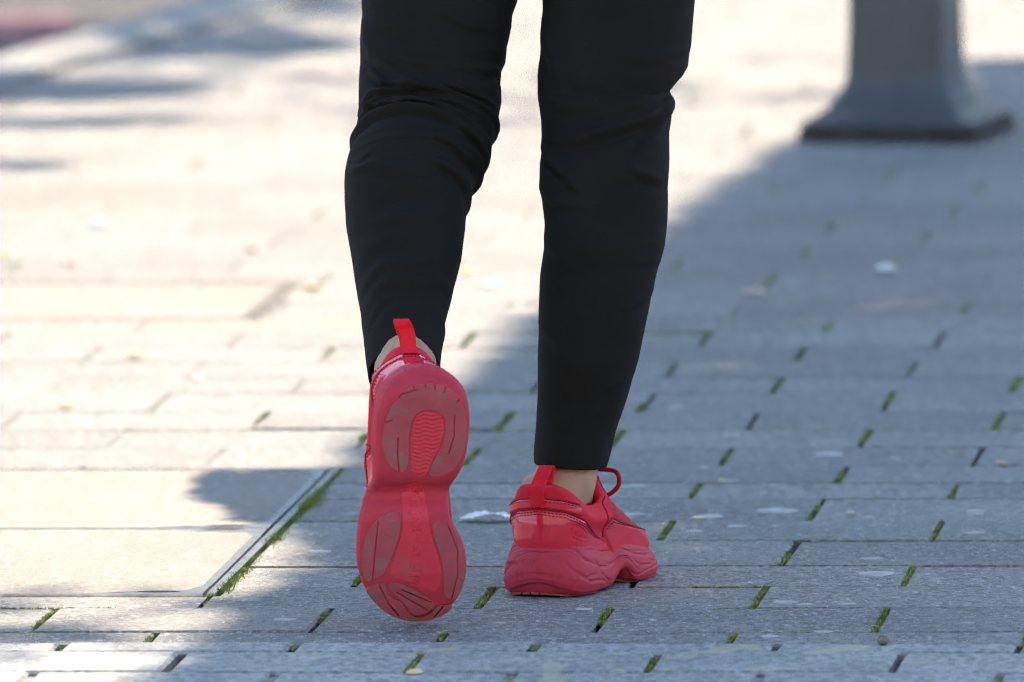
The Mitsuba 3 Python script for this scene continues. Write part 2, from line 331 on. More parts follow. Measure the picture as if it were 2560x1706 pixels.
for (u, v0, v1, gt, g) in joints:
    x, y = in_frame(u, (v0 + v1) / 2)
    if not (-120 < x < 2700 and -20 < y < 1740) or u > .3: continue
    if holes.contains(Point(u, (v0 + v1) / 2)): continue
    if g:
        if random.random() < .4: moss_strip(u, v0 + random.uniform(0, .04), v1 - random.uniform(0, .03), gt, .002, .3)
        continue
    q = random.random(); lo, hi = v0, v1
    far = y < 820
    sunlit_side = x < 1120 and y < 1160                       # sunlit side: little moss, pale fill, so joints look washed out by sun
    if far or sunlit_side: pale_strip(u - gt * 1.3, u + gt * 1.3, v0, v1)
    if (far and q > (.42 if x > 1300 else .22)) or (sunlit_side and q > .4): continue
    if q > .80: continue
    if q < .36: lo += (v1 - v0) * random.uniform(0, .5)
    if random.random() < .32: hi -= (v1 - v0) * random.uniform(0, .4)
    moss_strip(u, lo, hi, gt * random.uniform(.55, 1.05), random.uniform(.0003, .0022), random.uniform(.3, 1.0) if y > 700 else .3)
for r_, v in enumerate(VB[4:]):                            # pale fill over row joints, standing for sun glare; also far away
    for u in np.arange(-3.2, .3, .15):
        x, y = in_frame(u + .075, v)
        if (y < 820 or (x < 1120 and y < 1160)) and not holes.buffer(-.01).intersects(sbox(u, v - .003, u + .15, v + .003)): pale_strip(u, u + .15, v - .003, v + .003)
for v in VB[4:22]:                                     # here and there along the row joints
    u = -2.2
    while u < -.6:
        L = random.uniform(.03, .22)
        if random.random() < .30 and not holes.intersects(Point(u + L / 2, v).buffer(.02)):
            n = int(L / .0011)
            for _ in range(n):
                uu = u + random.random() * L; h = random.uniform(.0003, .0014) * (1 if random.random() < .95 else 2.2); w = .0016
                mv.append(np.array([(uu - w, v - .001, -.004), (uu + w, v + .001, -.004), (uu + random.gauss(0, .002), v + random.gauss(0, .002), h)])); mf.append(np.array([[0, 1, 2]]) + base); base += 3
        u += L
for v in np.arange(cv0 + .02, cv1, .0016):               # the green fringe along the metal rail
    d = meshkit.fbm(np.array([[v * 9, .2, .7]]), 3)[0]
    if d < .38: continue
    for _ in range(int(2 + 24 * max(0, d - .44))):
        uu = cu1 + abs(random.gauss(0, .006)) * (0.3 + d); h = random.uniform(.002, .008) * d * 1.5; w = .0012; a = random.uniform(0, 6.28)
        mv.append(np.array([(uu - w * math.cos(a), v - w * math.sin(a), -.006), (uu + w * math.cos(a), v + w * math.sin(a), -.006), (uu + random.gauss(0, .004), v + random.gauss(0, .004), h)])); mf.append(np.array([[0, 1, 2]]) + base); base += 3
n = 160; vv = np.linspace(cv0, cv1, n); K = np.linspace(0, 1, 5); V, KK = np.meshgrid(vv, K, indexing='ij')
amp = meshkit.fbm(np.stack([V * 22, KK * 2, KK * 0], -1), 3)
z = -.013 + np.clip(amp * 1.9 - .35, .05, 1) * .015 * np.sin(np.pi * (KK * .85 + .1))
p = np.stack([cu1 + KK * (.003 + .014 * meshkit.noise(np.stack([V * 25, KK * 0, KK * 0], -1))), V, z], -1).reshape(-1, 3)
mv.append(p); mf.append(grid_faces(n, 5)[:, ::-1] + base); base += len(p)
m = trimesh.creation.box(bounds=[[fu0 - .02, fv0 - .02, -.011], [fu1 + .03, fv1 + .02, -.0012]]); pale_fills.append(m)
if pale_fills: add('joint_filling', pave(cat_(pale_fills)), 'pale_joint', 'sidewalk', smooth=False, kind='stuff')
add('moss', pave(trimesh.Trimesh(np.vstack(mv), np.vstack(mf), process=False)), 'moss_green', smooth=False, label='bright green moss growing in the paving joints', cat='moss', kind='stuff')

# ------------------------------------------------------------------ gum spots, leaves, a nut
def blob_disc(r, ry, h, seed, n=26):
    a = np.linspace(0, 2 * np.pi, n, endpoint=False)
    rr = 1 + .22 * (meshkit.fbm(np.stack([np.cos(a) * 1.4 + seed, np.sin(a) * 1.4, a * 0], -1), 2) - .5) * 2
    rows = []
    for k, z in ((1, 0), (.93, h * .7), (.6, h), (.0, h)):
        rows.append(np.stack([np.cos(a) * r * rr * k, np.sin(a) * ry * rr * k, a * 0 + z], -1))
    return trimesh.Trimesh(np.concatenate(rows), grid_faces(4, n, True), process=False)
def stone_z(g):
    u, v = float(g @ UA), float(g @ VA)
    for a, b, v0, v1, zt, tl in height:
        if a <= u < b and v0 <= v < v1: return zt + tl[0] * (u - (a + b) / 2) + tl[1] * (v - (v0 + v1) / 2)
    return 0.0
GUM_LABELS = ['largest pale gum spot, touching a mossy joint right of the standing shoe', 'pale gum spot just above and left of the largest one', 'long flat gum spot in the second row in front of the largest one', 'small gum spot beside the long flat one, on its right', 'thin gum spot farther right in the same row as the long flat one', 'gum spot lying on the row joint two rows behind the kerb', 'thin gum streak on the narrow row beside the kerb, right half', 'pale gum spot one row in front of the yellow leaf, on its right', 'small thin gum spot closest in front of the yellow leaf', 'longest thin gum streak in the row of the yellow leaf, on its right', 'gum spot directly behind the yellow leaf', "gum spot near the right edge in the tan leaf's row, upper of a close pair", "gum spot near the right edge in the tan leaf's row, lower of a close pair", 'gum spot alone one row in front of the close pair at the right', 'small gum spot at lower right, second row behind the kerb', 'blurred gum spot right of the standing leg at mid height, middle one of three', 'big blurred gum spot in the middle of the right-hand paving', 'blurred gum spot closest to the standing leg, highest up', 'small blurred gum spot right of and below the big blurred one', 'tiny gum spot on a row joint below the blurred three, right of the laces', 'tiny gum spot by a row joint, just above the small tan leaf', 'gum streak level with the laces, right of the standing shoe', 'gum streak right beside the toe of the standing shoe', 'gum spot in the little patch of sun left of the raised shoe', 'thin gum streak in the shade below the access cover corner', 'small gum spot just in front of the raised toe, on its right', 'small gum spot beside the metal rail, left of the raised shoe', 'gum spot close to the left side of the raised shoe', 'tiny speck of gum in the row behind the kerb, right half', 'tiny speck of gum below the toe of the standing shoe', 'tiny speck of gum at the right, in front of the row with the long streaks', "tiny speck of gum two rows in front of the standing shoe's toe", 'thin gum streak directly in front of the standing heel', 'sunlit gum spot just below the lower access cover', 'gum spot between the two shoes, near a mossy joint', 'small gum spot right of the big blurred one, one row nearer', 'tiny blurred gum spot at the right edge beside the pinkish leaf']
GUM = [(2195, 1435, 50), (2180, 1398, 30), (1963, 1507, 36), (2012, 1513, 24), (2116, 1512, 26), (2060, 1579, 26), (1925, 1591, 24), (1842, 1318, 26), (1735, 1330, 22),
       (1945, 1277, 52), (1772, 1290, 38), (2440, 1276, 26), (2437, 1283, 22), (2440, 1333, 28), (2420, 1560, 18), (1828, 1086, 24), (2075, 1136, 38), (1690, 1015, 22), (2240, 1148, 16),
       (1759, 1172, 15), (1830, 1204, 18), (1585, 1216, 34), (1580, 1285, 32), (800, 1379, 29), (712, 1552, 30), (1248, 1557, 18), (880, 1281, 16), (1000, 1378, 18), (2185, 1565, 7), (1632, 1549, 10), (2348, 1511, 8), (1545, 1548, 12), (1460, 1522, 22),
       (415, 1510, 18), (1100, 1420, 18), (2280, 1190, 16), (2520, 1205, 14)]
for i, (x, y, r) in enumerate(GUM):
    g = ground(x, y); s = F_PX / (g @ FWD); rad = max(r, 7) / s
    m = blob_disc(rad, rad * random.uniform(.8, 1.15), .0010, i * 1.7); m.apply_transform(trimesh.transformations.rotation_matrix(random.uniform(-.4, .4), [0, 0, 1]))
    m.apply_translation(g + [0, 0, stone_z(g) - .0002])
    add('gum_spot', m, 'gum', smooth=True, label=GUM_LABELS[i], cat='gum spot', group='gum spots on the paving')
def leaf(L, Wd, curl, seed):
    n, mm = 12, 7; s = np.linspace(0, 1, n); k = np.linspace(-1, 1, mm); S, K = np.meshgrid(s, k, indexing='ij')
    w = Wd * np.sin(np.pi * np.clip(S, .02, .98)) ** .7 * (1 - .25 * S)
    x = (S - .5) * L; y = K * w; z = .001 + curl * L * .42 * (1 - K ** 2) * np.sin(np.pi * np.clip(S, .03, .97)) ** .8 + (meshkit.fbm(np.stack([S * 3 + seed, K * 1.5, S * 0], -1), 2) - .5) * L * .07 * np.sin(np.pi * S)
    v = np.stack([x, y, z], -1).reshape(-1, 3); f = grid_faces(n, mm)
    top = trimesh.Trimesh(v, f, process=False); bot = trimesh.Trimesh(v - [0, 0, .0006], f[:, ::-1], process=False)
    return cat_([top, bot])
LEAVES = [(1745, 1302, 36, 'yellow_leaf', 'small yellow leaf lying right behind the standing shoe'), (2127, 1289, 30, 'brown_leaf', 'curled tan leaf on the paving right of the yellow one'),
          (1036, 1690, 48, 'yellow_leaf', 'yellow leaf on the granite kerb at the bottom edge'), (1885, 738, 70, 'brown_leaf', 'blurred brownish leaf on the shaded paving, upper right of centre'),
          (250, 572, 66, 'pale_leaf', 'large white blurred scrap on the sunlit paving, farthest left'), (628, 634, 44, 'brown_leaf', 'blurred tan leaf in the sun just left of the bent leg'), (175, 668, 44, 'brown_leaf', 'blurred tan leaf just behind the far access cover'),
          (336, 898, 58, 'yellow_leaf', 'pale yellow leaf alone on the sunlit paving, mid left'), (165, 1024, 46, 'yellow_leaf', 'yellow leaf on the sunlit paving at far left, nearest the cover'), (778, 730, 56, 'yellow_leaf', 'yellow leaf beside the corner of the far access cover'),
          (1166, 686, 56, 'yellow_leaf', 'blurred yellow leaf seen between the legs, upper one of two'), (1226, 722, 56, 'pale_leaf', 'blurred pale leaf seen between the legs, lower one of two'), (1240, 913, 28, 'brown_leaf', 'small tan leaf at the shadow edge between the legs'),
          (2216, 680, 60, 'pale_leaf', 'blurred pale leaf on the shaded paving, far right'), (2505, 1166, 34, 'brown_leaf', 'small pinkish tan leaf near the right edge'), (1805, 1211, 22, 'brown_leaf', 'tiny tan leaf on the third row behind the standing shoe'), (495, 958, 24, 'pale_leaf', 'tiny pale leaf in the sun left of the raised heel'), (14, 647, 40, 'yellow_leaf', 'yellow leaf cut by the left edge')]
for i, (x, y, Lp, mat, lab) in enumerate(LEAVES):
    g = ground(x, y); s = F_PX / (g @ FWD); L = Lp / s
    m = leaf(L, L * .33, random.uniform(.25, .6), i * 2.3); m.apply_transform(trimesh.transformations.rotation_matrix(random.uniform(-.5, .5), [0, 0, 1])); m.apply_translation(g + [0, 0, .003])
    add('fallen_leaf', m, mat, smooth=True, label=lab, cat='leaf')
g = ground(1222, 1306)                                      # the crumpled dried leaf between the shoes
n, mm = 26, 9; S, K = np.meshgrid(np.linspace(0, 1, n), np.linspace(-1, 1, mm), indexing='ij')
z = .004 + .014 * meshkit.fbm(np.stack([S * 7, K * 1.5, S * 0], -1), 3) * np.sin(np.pi * np.clip(S, .05, .95))
m = trimesh.Trimesh(np.stack([(S - .5) * .066, K * .016 * np.sin(np.pi * np.clip(S, .06, .94)) ** .5 + .004 * np.sin(S * 9), z], -1).reshape(-1, 3), grid_faces(n, mm), process=False)
m.apply_translation(g); add('crumpled_leaf', m, 'pale_leaf', smooth=True, label='crumpled grey-white dried leaf between the two shoes', cat='leaf')
g = ground(2208, 1617)
m = trimesh.creation.icosphere(3, .0064); m.vertices *= [1.05, .9, .8]; m.vertices += m.vertex_normals * (meshkit.fbm(m.vertices * 300, 3)[:, None] - .5) * .0018
m.apply_translation(g + [0, 0, .0070]); add('nut', m, 'nut_shell', smooth=True, label='small round brown nut on the edge of the granite kerb', cat='nut')

# ------------------------------------------------------------------ the square post
def square_ring(h, c):
    return np.array([(h - c, -h), (h, -h + c), (h, h - c), (h - c, h), (-h + c, h), (-h, h - c), (-h, -h + c), (-h + c, -h)])
def loft_square(profile, c=.006):
    v = np.concatenate([np.c_[square_ring(h, min(c, h * .4)), np.full(8, z)] for z, h in profile]); f = grid_faces(len(profile), 8, True)
    n = len(profile); v = np.vstack([v, [0, 0, profile[0][0]], [0, 0, profile[-1][0]]]); i = np.arange(8); L = (n - 1) * 8
    f = np.vstack([f, np.stack([(i + 1) % 8, i, 0 * i + n * 8], 1), np.stack([L + i, L + (i + 1) % 8, 0 * i + n * 8 + 1], 1)])
    return trimesh.Trimesh(v, f, process=False)
pc = (ground(1993, 362) + ground(2433, 358)) / 2; PH = .1385
POST_ROT = math.radians(-15.3)
pc = pc + np.array([.264, .965, 0]) * PH
def post_part(m):
    m.apply_transform(trimesh.transformations.rotation_matrix(POST_ROT, [0, 0, 1])); m.apply_translation(pc); return m
pk = key_for('post'); tag(pk, 'dark grey square metal post with a flared moulded base', 'post')
add('shaft', post_part(loft_square([(.085, .0765), (.16, .0735), (.30, .0712), (3.2, .067)], .007)), 'post_paint', pk, smooth=25)
prof = [(.022, .131), (.026, .1345), (.031, .134), (.034, .121), (.037, .119), (.043, .112), (.050, .101), (.054, .099), (.058, .099), (.064, .093), (.074, .085), (.085, .0795), (.10, .0765), (.103, .0755)]
add('flared_base', post_part(loft_square(prof, .010)), 'post_paint', pk, smooth=25)
add('foot', post_part(loft_square([(-.012, .1385), (.020, .1385), (.0225, .135)], .010)), 'post_foot', pk, smooth=25)
add('cap', post_part(loft_square([(3.2, .08), (3.23, .08), (3.30, .01)], .007)), 'post_paint', pk, smooth=25)

# ------------------------------------------------------------------ unseen trees beyond the view, crowns shaped along the sun to throw the shade
LIFT = np.array([SUN[0] / SUN[2], SUN[1] / SUN[2], 1.0])
def gpoly(pts, z=0):
    return Polygon([tuple(ground(x, y)[:2]) for x, y in pts])
def leaf_mesh(pos, size, seed):
    r = np.random.default_rng(seed); n = len(pos)
    nrm = r.normal(size=(n, 3)); nrm[:, 2] = np.abs(nrm[:, 2]) + .4; nrm /= np.linalg.norm(nrm, axis=1, keepdims=True)
    a = np.cross(nrm, r.normal(size=(n, 3))); a /= np.linalg.norm(a, axis=1, keepdims=True); b = np.cross(nrm, a)
    s = (size * r.uniform(.7, 1.3, n))[:, None]
    q = np.stack([pos - a * s, pos + b * s * .45, pos + a * s, pos - b * s * .45], 1).reshape(-1, 3)
    i = np.arange(n) * 4
    return trimesh.Trimesh(q, np.vstack([np.stack([i, i + 1, i + 2], 1), np.stack([i, i + 2, i + 3], 1)]), process=False)
def sample_in(poly, n, r):
    x0, y0, x1, y1 = poly.bounds; out = []
    from shapely import contains_xy
    while sum(map(len, out)) < n:
        p = np.c_[r.uniform(x0, x1, 4 * n), r.uniform(y0, y1, 4 * n)]; out.append(p[contains_xy(poly, p[:, 0], p[:, 1])])
    return np.concatenate(out)[:n]
def crown_points(poly, n, hlo, hhi, seed):
    r = np.random.default_rng(seed); g = sample_in(poly, n, r); h = r.uniform(hlo, hhi, n)
    return np.c_[g, np.zeros(n)] + h[:, None] * LIFT
def limb(a, b, r0, r1, seed):
    r = np.random.default_rng(seed); t = np.linspace(0, 1, 9)[:, None]
    p = np.asarray(a) * (1 - t) + np.asarray(b) * t + r.normal(size=(9, 3)) * .05 * np.sin(np.pi * t); p[:, 2] += .25 * np.sin(np.pi * t[:, 0]) * .6
    return tube(p, np.linspace(r0, r1, 9), 8)
shade_main = gpoly([(1992, 350), (1700, 560), (1480, 720), (1300, 850), (1190, 950), (1090, 1040), (985, 1080), (905, 1112), (862, 1130), (880, 1146), (960, 1150), (900, 1168), (830, 1176),
                    (800, 1240), (760, 1300), (790, 1350), (800, 1398), (745, 1440), (680, 1490), (610, 1560), (520, 1640), (440, 1720), (380, 1800), (250, 2700), (3600, 2700), (3400, 150), (2440, 150), (2440, 350)])
lump = gpoly([(510, 1182), (502, 1215), (528, 1250), (585, 1268), (612, 1298), (650, 1304), (700, 1312), (760, 1320), (850, 1300), (850, 1176), (700, 1180)])
tk = key_for('shade_tree'); tag(tk, 'unseen leafy tree beyond the post, crown shaped to shade the right half of the paving', 'tree')
LEAF_AREA = .9 * .075 ** 2
def n_for(poly, depth, size=.075):
    return int(poly.area * depth / (.9 * size ** 2 * .62))
c1 = crown_points(shade_main, n_for(shade_main, 5.5), 4.2, 7.0, 3)
low = crown_points(lump, n_for(lump, 6.5, .035), 1.75, 2.05, 5)  # low branch added to throw the blotch onto the near cover
soft = gpoly([(-240, 1475), (540, 1475), (640, 1500), (440, 1760), (-240, 1760)])
c1 = np.vstack([c1, crown_points(soft, n_for(soft, .42), 5.5, 8.0, 15)])
tb = np.array([2.7, 20.2, 0.0])
wood = [limb(tb - [0, 0, .1], tb + [.1, .2, 4.2], .17, .13, 1), limb(tb + [.1, .2, 4.2], tb + [-.4, .5, 7.2], .12, .04, 2)]
wood += [limb(tb + [0, .1, 2.9], [1.2, 18.6, 3.2], .07, .04, 9), limb([1.2, 18.6, 3.2], low.mean(0) + [.12, .05, .05], .035, .008, 10)]
for i, q in enumerate(c1[:: len(c1) // 12][:12]):
    wood.append(limb(tb + [.05, .15, 3.6 + .2 * (i % 5)], q, .06, .012, 20 + i))
add('trunk', cat_(wood), 'bark', tk, smooth=True)
add('crown', cat_([leaf_mesh(c1, .075, 4), leaf_mesh(low, .035, 6)]), 'leaf_green', tk, smooth=False, kind='stuff')
bands = [([(-260, 196), (300, 200), (560, 208), (450, 236), (150, 258), (-260, 258)], 3.5), ([(-260, 306), (280, 296), (450, 305), (200, 322), (-260, 330)], 2.6),
         ([(310, 128), (480, 82), (760, 84), (900, 108), (905, 122), (620, 150), (330, 150)], 2.6), ([(-260, 400), (100, 405), (150, 420), (-260, 426)], 2.2),
         ([(-400, -90), (760, -90), (560, 18), (330, 60), (180, 90), (-400, 92)], 2.6), ([(250, 135), (250, 70), (560, -30), (800, -30), (520, 75)], 1.6), ([(700, -30), (930, -30), (930, 34), (740, 40)], 1.6),
         ([(300, 60), (480, 20), (900, 40), (900, 75), (480, 82), (300, 110)], .45), ([(150, 150), (1000, 150), (2130, 140), (2110, 250), (1300, 330), (300, 300)], .17)]
pts = []
for i, (pl, d) in enumerate(bands):
    g = gpoly(pl); pts.append(crown_points(g, max(20, n_for(g, d, .06)), 4.2, 6.4, 40 + i))
c2 = np.concatenate(pts)
tk2 = key_for('shade_tree'); tag(tk2, 'second street tree, farther back on the left, throwing dappled bands over the sunlit paving', 'tree')
tb = np.array([-3.4, 25.5, 0.0])
wood = [limb(tb - [0, 0, .3], tb + [.1, .2, 4.0], .16, .12, 61), limb(tb + [.1, .2, 4.0], tb + [.6, .3, 6.8], .11, .03, 62)] + [limb(tb + [.1, .2, 3.4 + .2 * (i % 4)], q, .05, .01, 70 + i) for i, q in enumerate(c2[:: len(c2) // 9][:9])]
add('trunk', cat_(wood), 'bark', tk2, smooth=True)
add('crown', leaf_mesh(c2, .06, 8), 'leaf_green', tk2, smooth=False, kind='stuff')

# ------------------------------------------------------------------ unseen office block added behind the viewer for bounce light and reflections
bk = key_for('added_building'); tag(bk, 'unseen pale stone office block added behind the viewer to bounce light', 'added_building')
by, bw, bh = -11.0, 46.0, 20.0
wins = [sbox(x, z, x + 1.1, z + 3.2) for x in np.arange(-21.5, 21, 3.6) for z in (.9, 5.6, 10.3, 15.0)]
face = sbox(-bw / 2, 0, bw / 2, bh).difference(unary_union(wins))
m = extrude(face, .35); v = m.vertices.copy(); m.vertices = np.c_[v[:, 0], by - v[:, 2], v[:, 1]]; m.fix_normals()
add('wall', m, 'facade_stone', bk, smooth=False)
add('roof', trimesh.creation.box(bounds=[[-bw / 2, by - 9, bh], [bw / 2, by + .25, bh + .4]]), 'facade_stone', bk, smooth=False)
add('side_wall', trimesh.creation.box(bounds=[[-bw / 2, by - 9, 0], [-bw / 2 + .3, by - .36, bh - .01]]), 'facade_stone', bk, smooth=False)
add('side_wall', trimesh.creation.box(bounds=[[bw / 2 - .3, by - 9, 0], [bw / 2, by - .36, bh - .01]]), 'facade_stone', bk, smooth=False)
for w in wins:
    x0, z0, x1, z1 = w.bounds; f = add('window', trimesh.creation.box(bounds=[[x0 + .002, by - .32, z0 + .002], [x1 - .002, by - .26, z1 - .002]]), 'window_glass', bk, smooth=False)

# unseen office block added beyond the view: its shaded front darkens horizon reflections
bk = key_for('added_building'); tag(bk, 'unseen grey office block added far beyond the post to darken reflections', 'added_building')
by, bw, bh = 75.0, 150.0, 22.0
face = sbox(-bw / 2, -.3, bw / 2, bh).difference(unary_union([sbox(x, z, x + 2.4, z + 2.0) for x in np.arange(-72, 70, 6.0) for z in (1.2, 6.2, 11.2, 16.2)]))
m = extrude(face, .4); v = m.vertices.copy(); m.vertices = np.c_[v[:, 0], by + v[:, 2], v[:, 1]]; m.fix_normals()
add('wall', m, 'far_facade', bk, smooth=False)
add('core', trimesh.creation.box(bounds=[[-bw / 2, by + .41, -.3], [bw / 2, by + 12, bh - .01]]), 'far_facade', bk, smooth=False)
for x in np.arange(-72, 70, 6.0):
    for z in (1.2, 6.2, 11.2, 16.2):
        add('window', trimesh.creation.box(bounds=[[x + .002, by + .25, z + .002], [x + 2.398, by + .32, z + 1.998]]), 'window_glass', bk, smooth=False)
# ------------------------------------------------------------------ the walking person: trousers
pk = key_for('person')
tag(pk, 'person walking away in black tapered trousers and chunky red sneakers, left heel raised', 'person')
def interp_edges(tab):
    a = np.array(tab, float); return lambda y: np.interp(y, a[:, 1], a[:, 0])
L_left = interp_edges([(905, -900), (903, -300), (903, 0), (905, 43), (902, 75), (899, 99), (899, 150), (896.5, 253), (898, 290), (892, 332), (880, 348), (877, 358), (876, 368), (877.5, 379), (868, 411), (862, 443), (860, 494), (864, 553), (868, 575), (881, 651), (900, 775), (909, 850), (914, 890), (920, 935), (927, 968)])
L_right = interp_edges([(1330, -900), (1312, -200), (1294.5, 0), (1281, 36), (1278, 67), (1267, 115), (1263, 154), (1253, 176), (1249, 184), (1252, 205), (1254, 253), (1248, 283), (1245, 296), (1250, 308), (1251, 316), (1247, 328), (1235, 341), (1226, 368), (1226, 391), (1219, 403), (1207, 408), (1210, 432), (1193, 438), (1180, 474), (1181, 492), (1168, 512), (1164, 560), (1155, 633), (1136, 707), (1122, 766), (1111, 806), (1114, 831), (1104, 877), (1101, 909), (1099, 968)])
R_left = interp_edges([(1335, -900), (1352, -200), (1356, 0), (1357, 24), (1354, 51), (1352, 99), (1344, 190), (1344, 245), (1352, 300), (1354, 356), (1348, 410), (1348, 466), (1356, 514), (1361, 560), (1359, 624), (1351, 684), (1347, 775), (1345, 959), (1340.5, 1074), (1336, 1120), (1334, 1140), (1336, 1164)])
R_right = interp_edges([(1770, -900), (1752, -200), (1737, 0), (1731, 79), (1719.5, 166), (1708, 190), (1690, 211), (1676, 229), (1682, 243), (1683.5, 254), (1681, 296), (1674, 328), (1674, 395), (1670, 455), (1669, 545), (1662, 617), (1655, 640), (1641, 684), (1620.5, 785), (1598, 890), (1570, 987), (1540, 1074), (1524, 1138), (1516, 1164)])
FOLDS_L = [([(905, 60), (930, 160), (990, 230), (1060, 280), (1150, 320), (1240, 345)], 3.2, 16), ([(925, 205), (958, 245), (1005, 261), (1045, 257)], 3.8, 9), ([(897, 292), (930, 268), (975, 272), (1050, 270), (1110, 290), (1200, 312), (1246, 322)], 4.2, 10),
           ([(893, 335), (925, 300), (960, 276)], 3.0, 10), ([(990, 304), (1070, 322), (1140, 352), (1225, 388)], 4.2, 10), ([(880, 372), (930, 345), (1010, 335), (1070, 345), (1130, 365), (1190, 398), (1222, 402)], 5.0, 13),
           ([(900, 300), (985, 318), (1040, 316)], 2.6, 8), ([(1180, 200), (1215, 205), (1252, 190)], 3.6, 13), ([(1120, 262), (1180, 285), (1250, 296)], 3.4, 11), ([(1100, 430), (1160, 445), (1205, 432)], 3.2, 12), ([(1080, 490), (1140, 500), (1172, 508)], 2.6, 12),
           ([(1010, 205), (1100, 190), (1180, 172)], 1.8, 22), ([(905, 690), (990, 665), (1080, 700)], 1.3, 26), ([(930, 590), (1010, 560), (1110, 580)], 1.2, 24), ([(920, 810), (980, 770), (1060, 778)], 1.4, 20), ([(950, 60), (1050, 130), (1190, 150)], 1.5, 30), ([(890, 455), (905, 470), (930, 455)], 1.0, 8)]
FOLDS_L += [([(868, 470), (930, 500), (1010, 520), (1090, 512)], 1.6, 14), ([(875, 600), (950, 640), (1060, 632), (1140, 600)], 1.3, 18), ([(905, 760), (960, 735), (1040, 742), (1110, 720)], 1.6, 13), ([(925, 850), (960, 815), (1010, 806)], 1.5, 12), ([(1060, 800), (1085, 770), (1118, 752)], 1.5, 11), ([(910, 120), (990, 180), (1090, 215)], 1.5, 15), ([(1100, 60), (1170, 100), (1270, 96)], 1.6, 16)]
FOLDS_R = [([(1353, 60), (1365, 110), (1385, 150), (1395, 200)], 2.4, 18), ([(1352, 350), (1365, 385), (1395, 415), (1425, 440), (1435, 458)], 3.6, 10), ([(1395, 460), (1405, 448), (1432, 455)], 2.2, 8), ([(1400, 345), (1500, 320), (1590, 290), (1660, 268), (1682, 240)], 4.0, 20),
           ([(1505, 275), (1560, 255), (1620, 225), (1670, 190)], 2.6, 22), ([(1680, 255), (1670, 285), (1645, 320), (1610, 360), (1580, 395)], 3.2, 16), ([(1600, 330), (1650, 300), (1676, 270)], 2.4, 12), ([(1400, 150), (1470, 200), (1540, 210)], 1.4, 30), ([(1520, 410), (1580, 430), (1660, 425)], 1.6, 22),
           ([(1570, 650), (1620, 645), (1655, 650)], .8, 12), ([(1400, 560), (1470, 620), (1560, 610)], .9, 40), ([(1370, 240), (1440, 250), (1500, 235)], 1.4, 24)]
FOLDS_R += [([(1560, 400), (1600, 425), (1668, 452)], 1.8, 14), ([(1350, 470), (1400, 500), (1470, 505)], 1.6, 15), ([(1362, 590), (1400, 640), (1440, 665)], 1.4, 15), ([(1560, 760), (1600, 745), (1632, 720)], 1.2, 12), ([(1350, 800), (1390, 840), (1420, 905)], 1.0, 18), ([(1530, 120), (1620, 140), (1725, 110)], 1.6, 18), ([(1500, 970), (1550, 940), (1585, 920)], .9, 14)]
def seg_dist(P, line):
    best = np.full(len(P), 1e9); side = np.zeros(len(P)); tt = np.zeros(len(P)); L = np.array(line, float)
    tot = np.r_[0, np.cumsum(np.linalg.norm(np.diff(L, axis=0), axis=1))]
    for k in range(len(L) - 1):
        a, b = L[k], L[k + 1]; d = b - a; t = np.clip(((P - a) @ d) / (d @ d), 0, 1); q = a + t[:, None] * d; e = P - q
        dist = np.linalg.norm(e, axis=1); s = d[0] * e[:, 1] - d[1] * e[:, 0]; m = dist < best
        best[m] = dist[m]; side[m] = s[m]; tt[m] = (tot[k] + t[m] * (tot[k + 1] - tot[k])) / tot[-1]
    return best * np.sign(side), tt
def trouser_leg(left, right, ys, Yfun, tilt, depth, roll, folds, n=168, seed=1):
    """rings around the leg's axis: measured widths, a tilted plane for the bent leg, folds raised along the cloth"""
    rows, par = [], []
    ang = np.linspace(0, 2 * np.pi, n, endpoint=False)
    for y in ys:
        a, b = left(y), right(y); Y = Yfun(y)
        c = (at(a, y, Y) + at(b, y, Y)) / 2; hw = np.linalg.norm(at(b, y, Y) - at(a, y, Y)) / 2
        tl, rl = tilt(y), roll(y)
        ex = RIGHT * math.cos(rl) + UP * math.sin(rl)
        ey = np.array([0, math.cos(tl), -math.sin(tl)]); ey = ey - ex * (ey @ ex); ey /= np.linalg.norm(ey)
        ca, sa = np.cos(ang), np.sin(ang); e = .86
        xx = np.sign(ca) * np.abs(ca) ** e * hw; yy = np.sign(sa) * np.abs(sa) ** e * hw * depth(y)
        rows.append(c + xx[:, None] * ex + yy[:, None] * ey)
        par.append(np.c_[(a + b) / 2 + xx / hw * (b - a) / 2, np.full(n, y), sa])
    V = np.concatenate(rows); Pm = np.concatenate(par); F = grid_faces(len(ys), n, True)
    m = trimesh.Trimesh(V, F, process=False); nr = np.array(m.vertex_normals)
    cc = np.repeat(np.array([r.mean(0) for r in rows]), n, axis=0)
    if np.mean(np.sum(nr * (V - cc), 1)) < 0: F = F[:, ::-1]; nr = -nr
    d = np.zeros(len(V)); back = np.clip(-Pm[:, 2] * 3 + .35, 0, 1)
    for line, amp, wd in folds:
        s, t = seg_dist(Pm[:, :2], line); fade = np.sin(np.pi * np.clip(t, .04, .96)) ** .5
        q = s / (wd * .88)
        d += amp * .0015 * fade * back * (np.exp(-q ** 2) - .95 * np.exp(-((q - 1.5) / .75) ** 2) * .9)
    w = 2.2e-3 * (meshkit.fbm(V * [22, 22, 12] + seed, 3) - .5) + .8e-3 * (meshkit.noise(V * [60, 60, 28] + seed) - .5)
    V = V + nr * (d + w * .8)[:, None]
    return V, F, n
def smoothramp(pts):
    xs, vs = zip(*pts); return lambda y: float(np.interp(y, xs, vs))
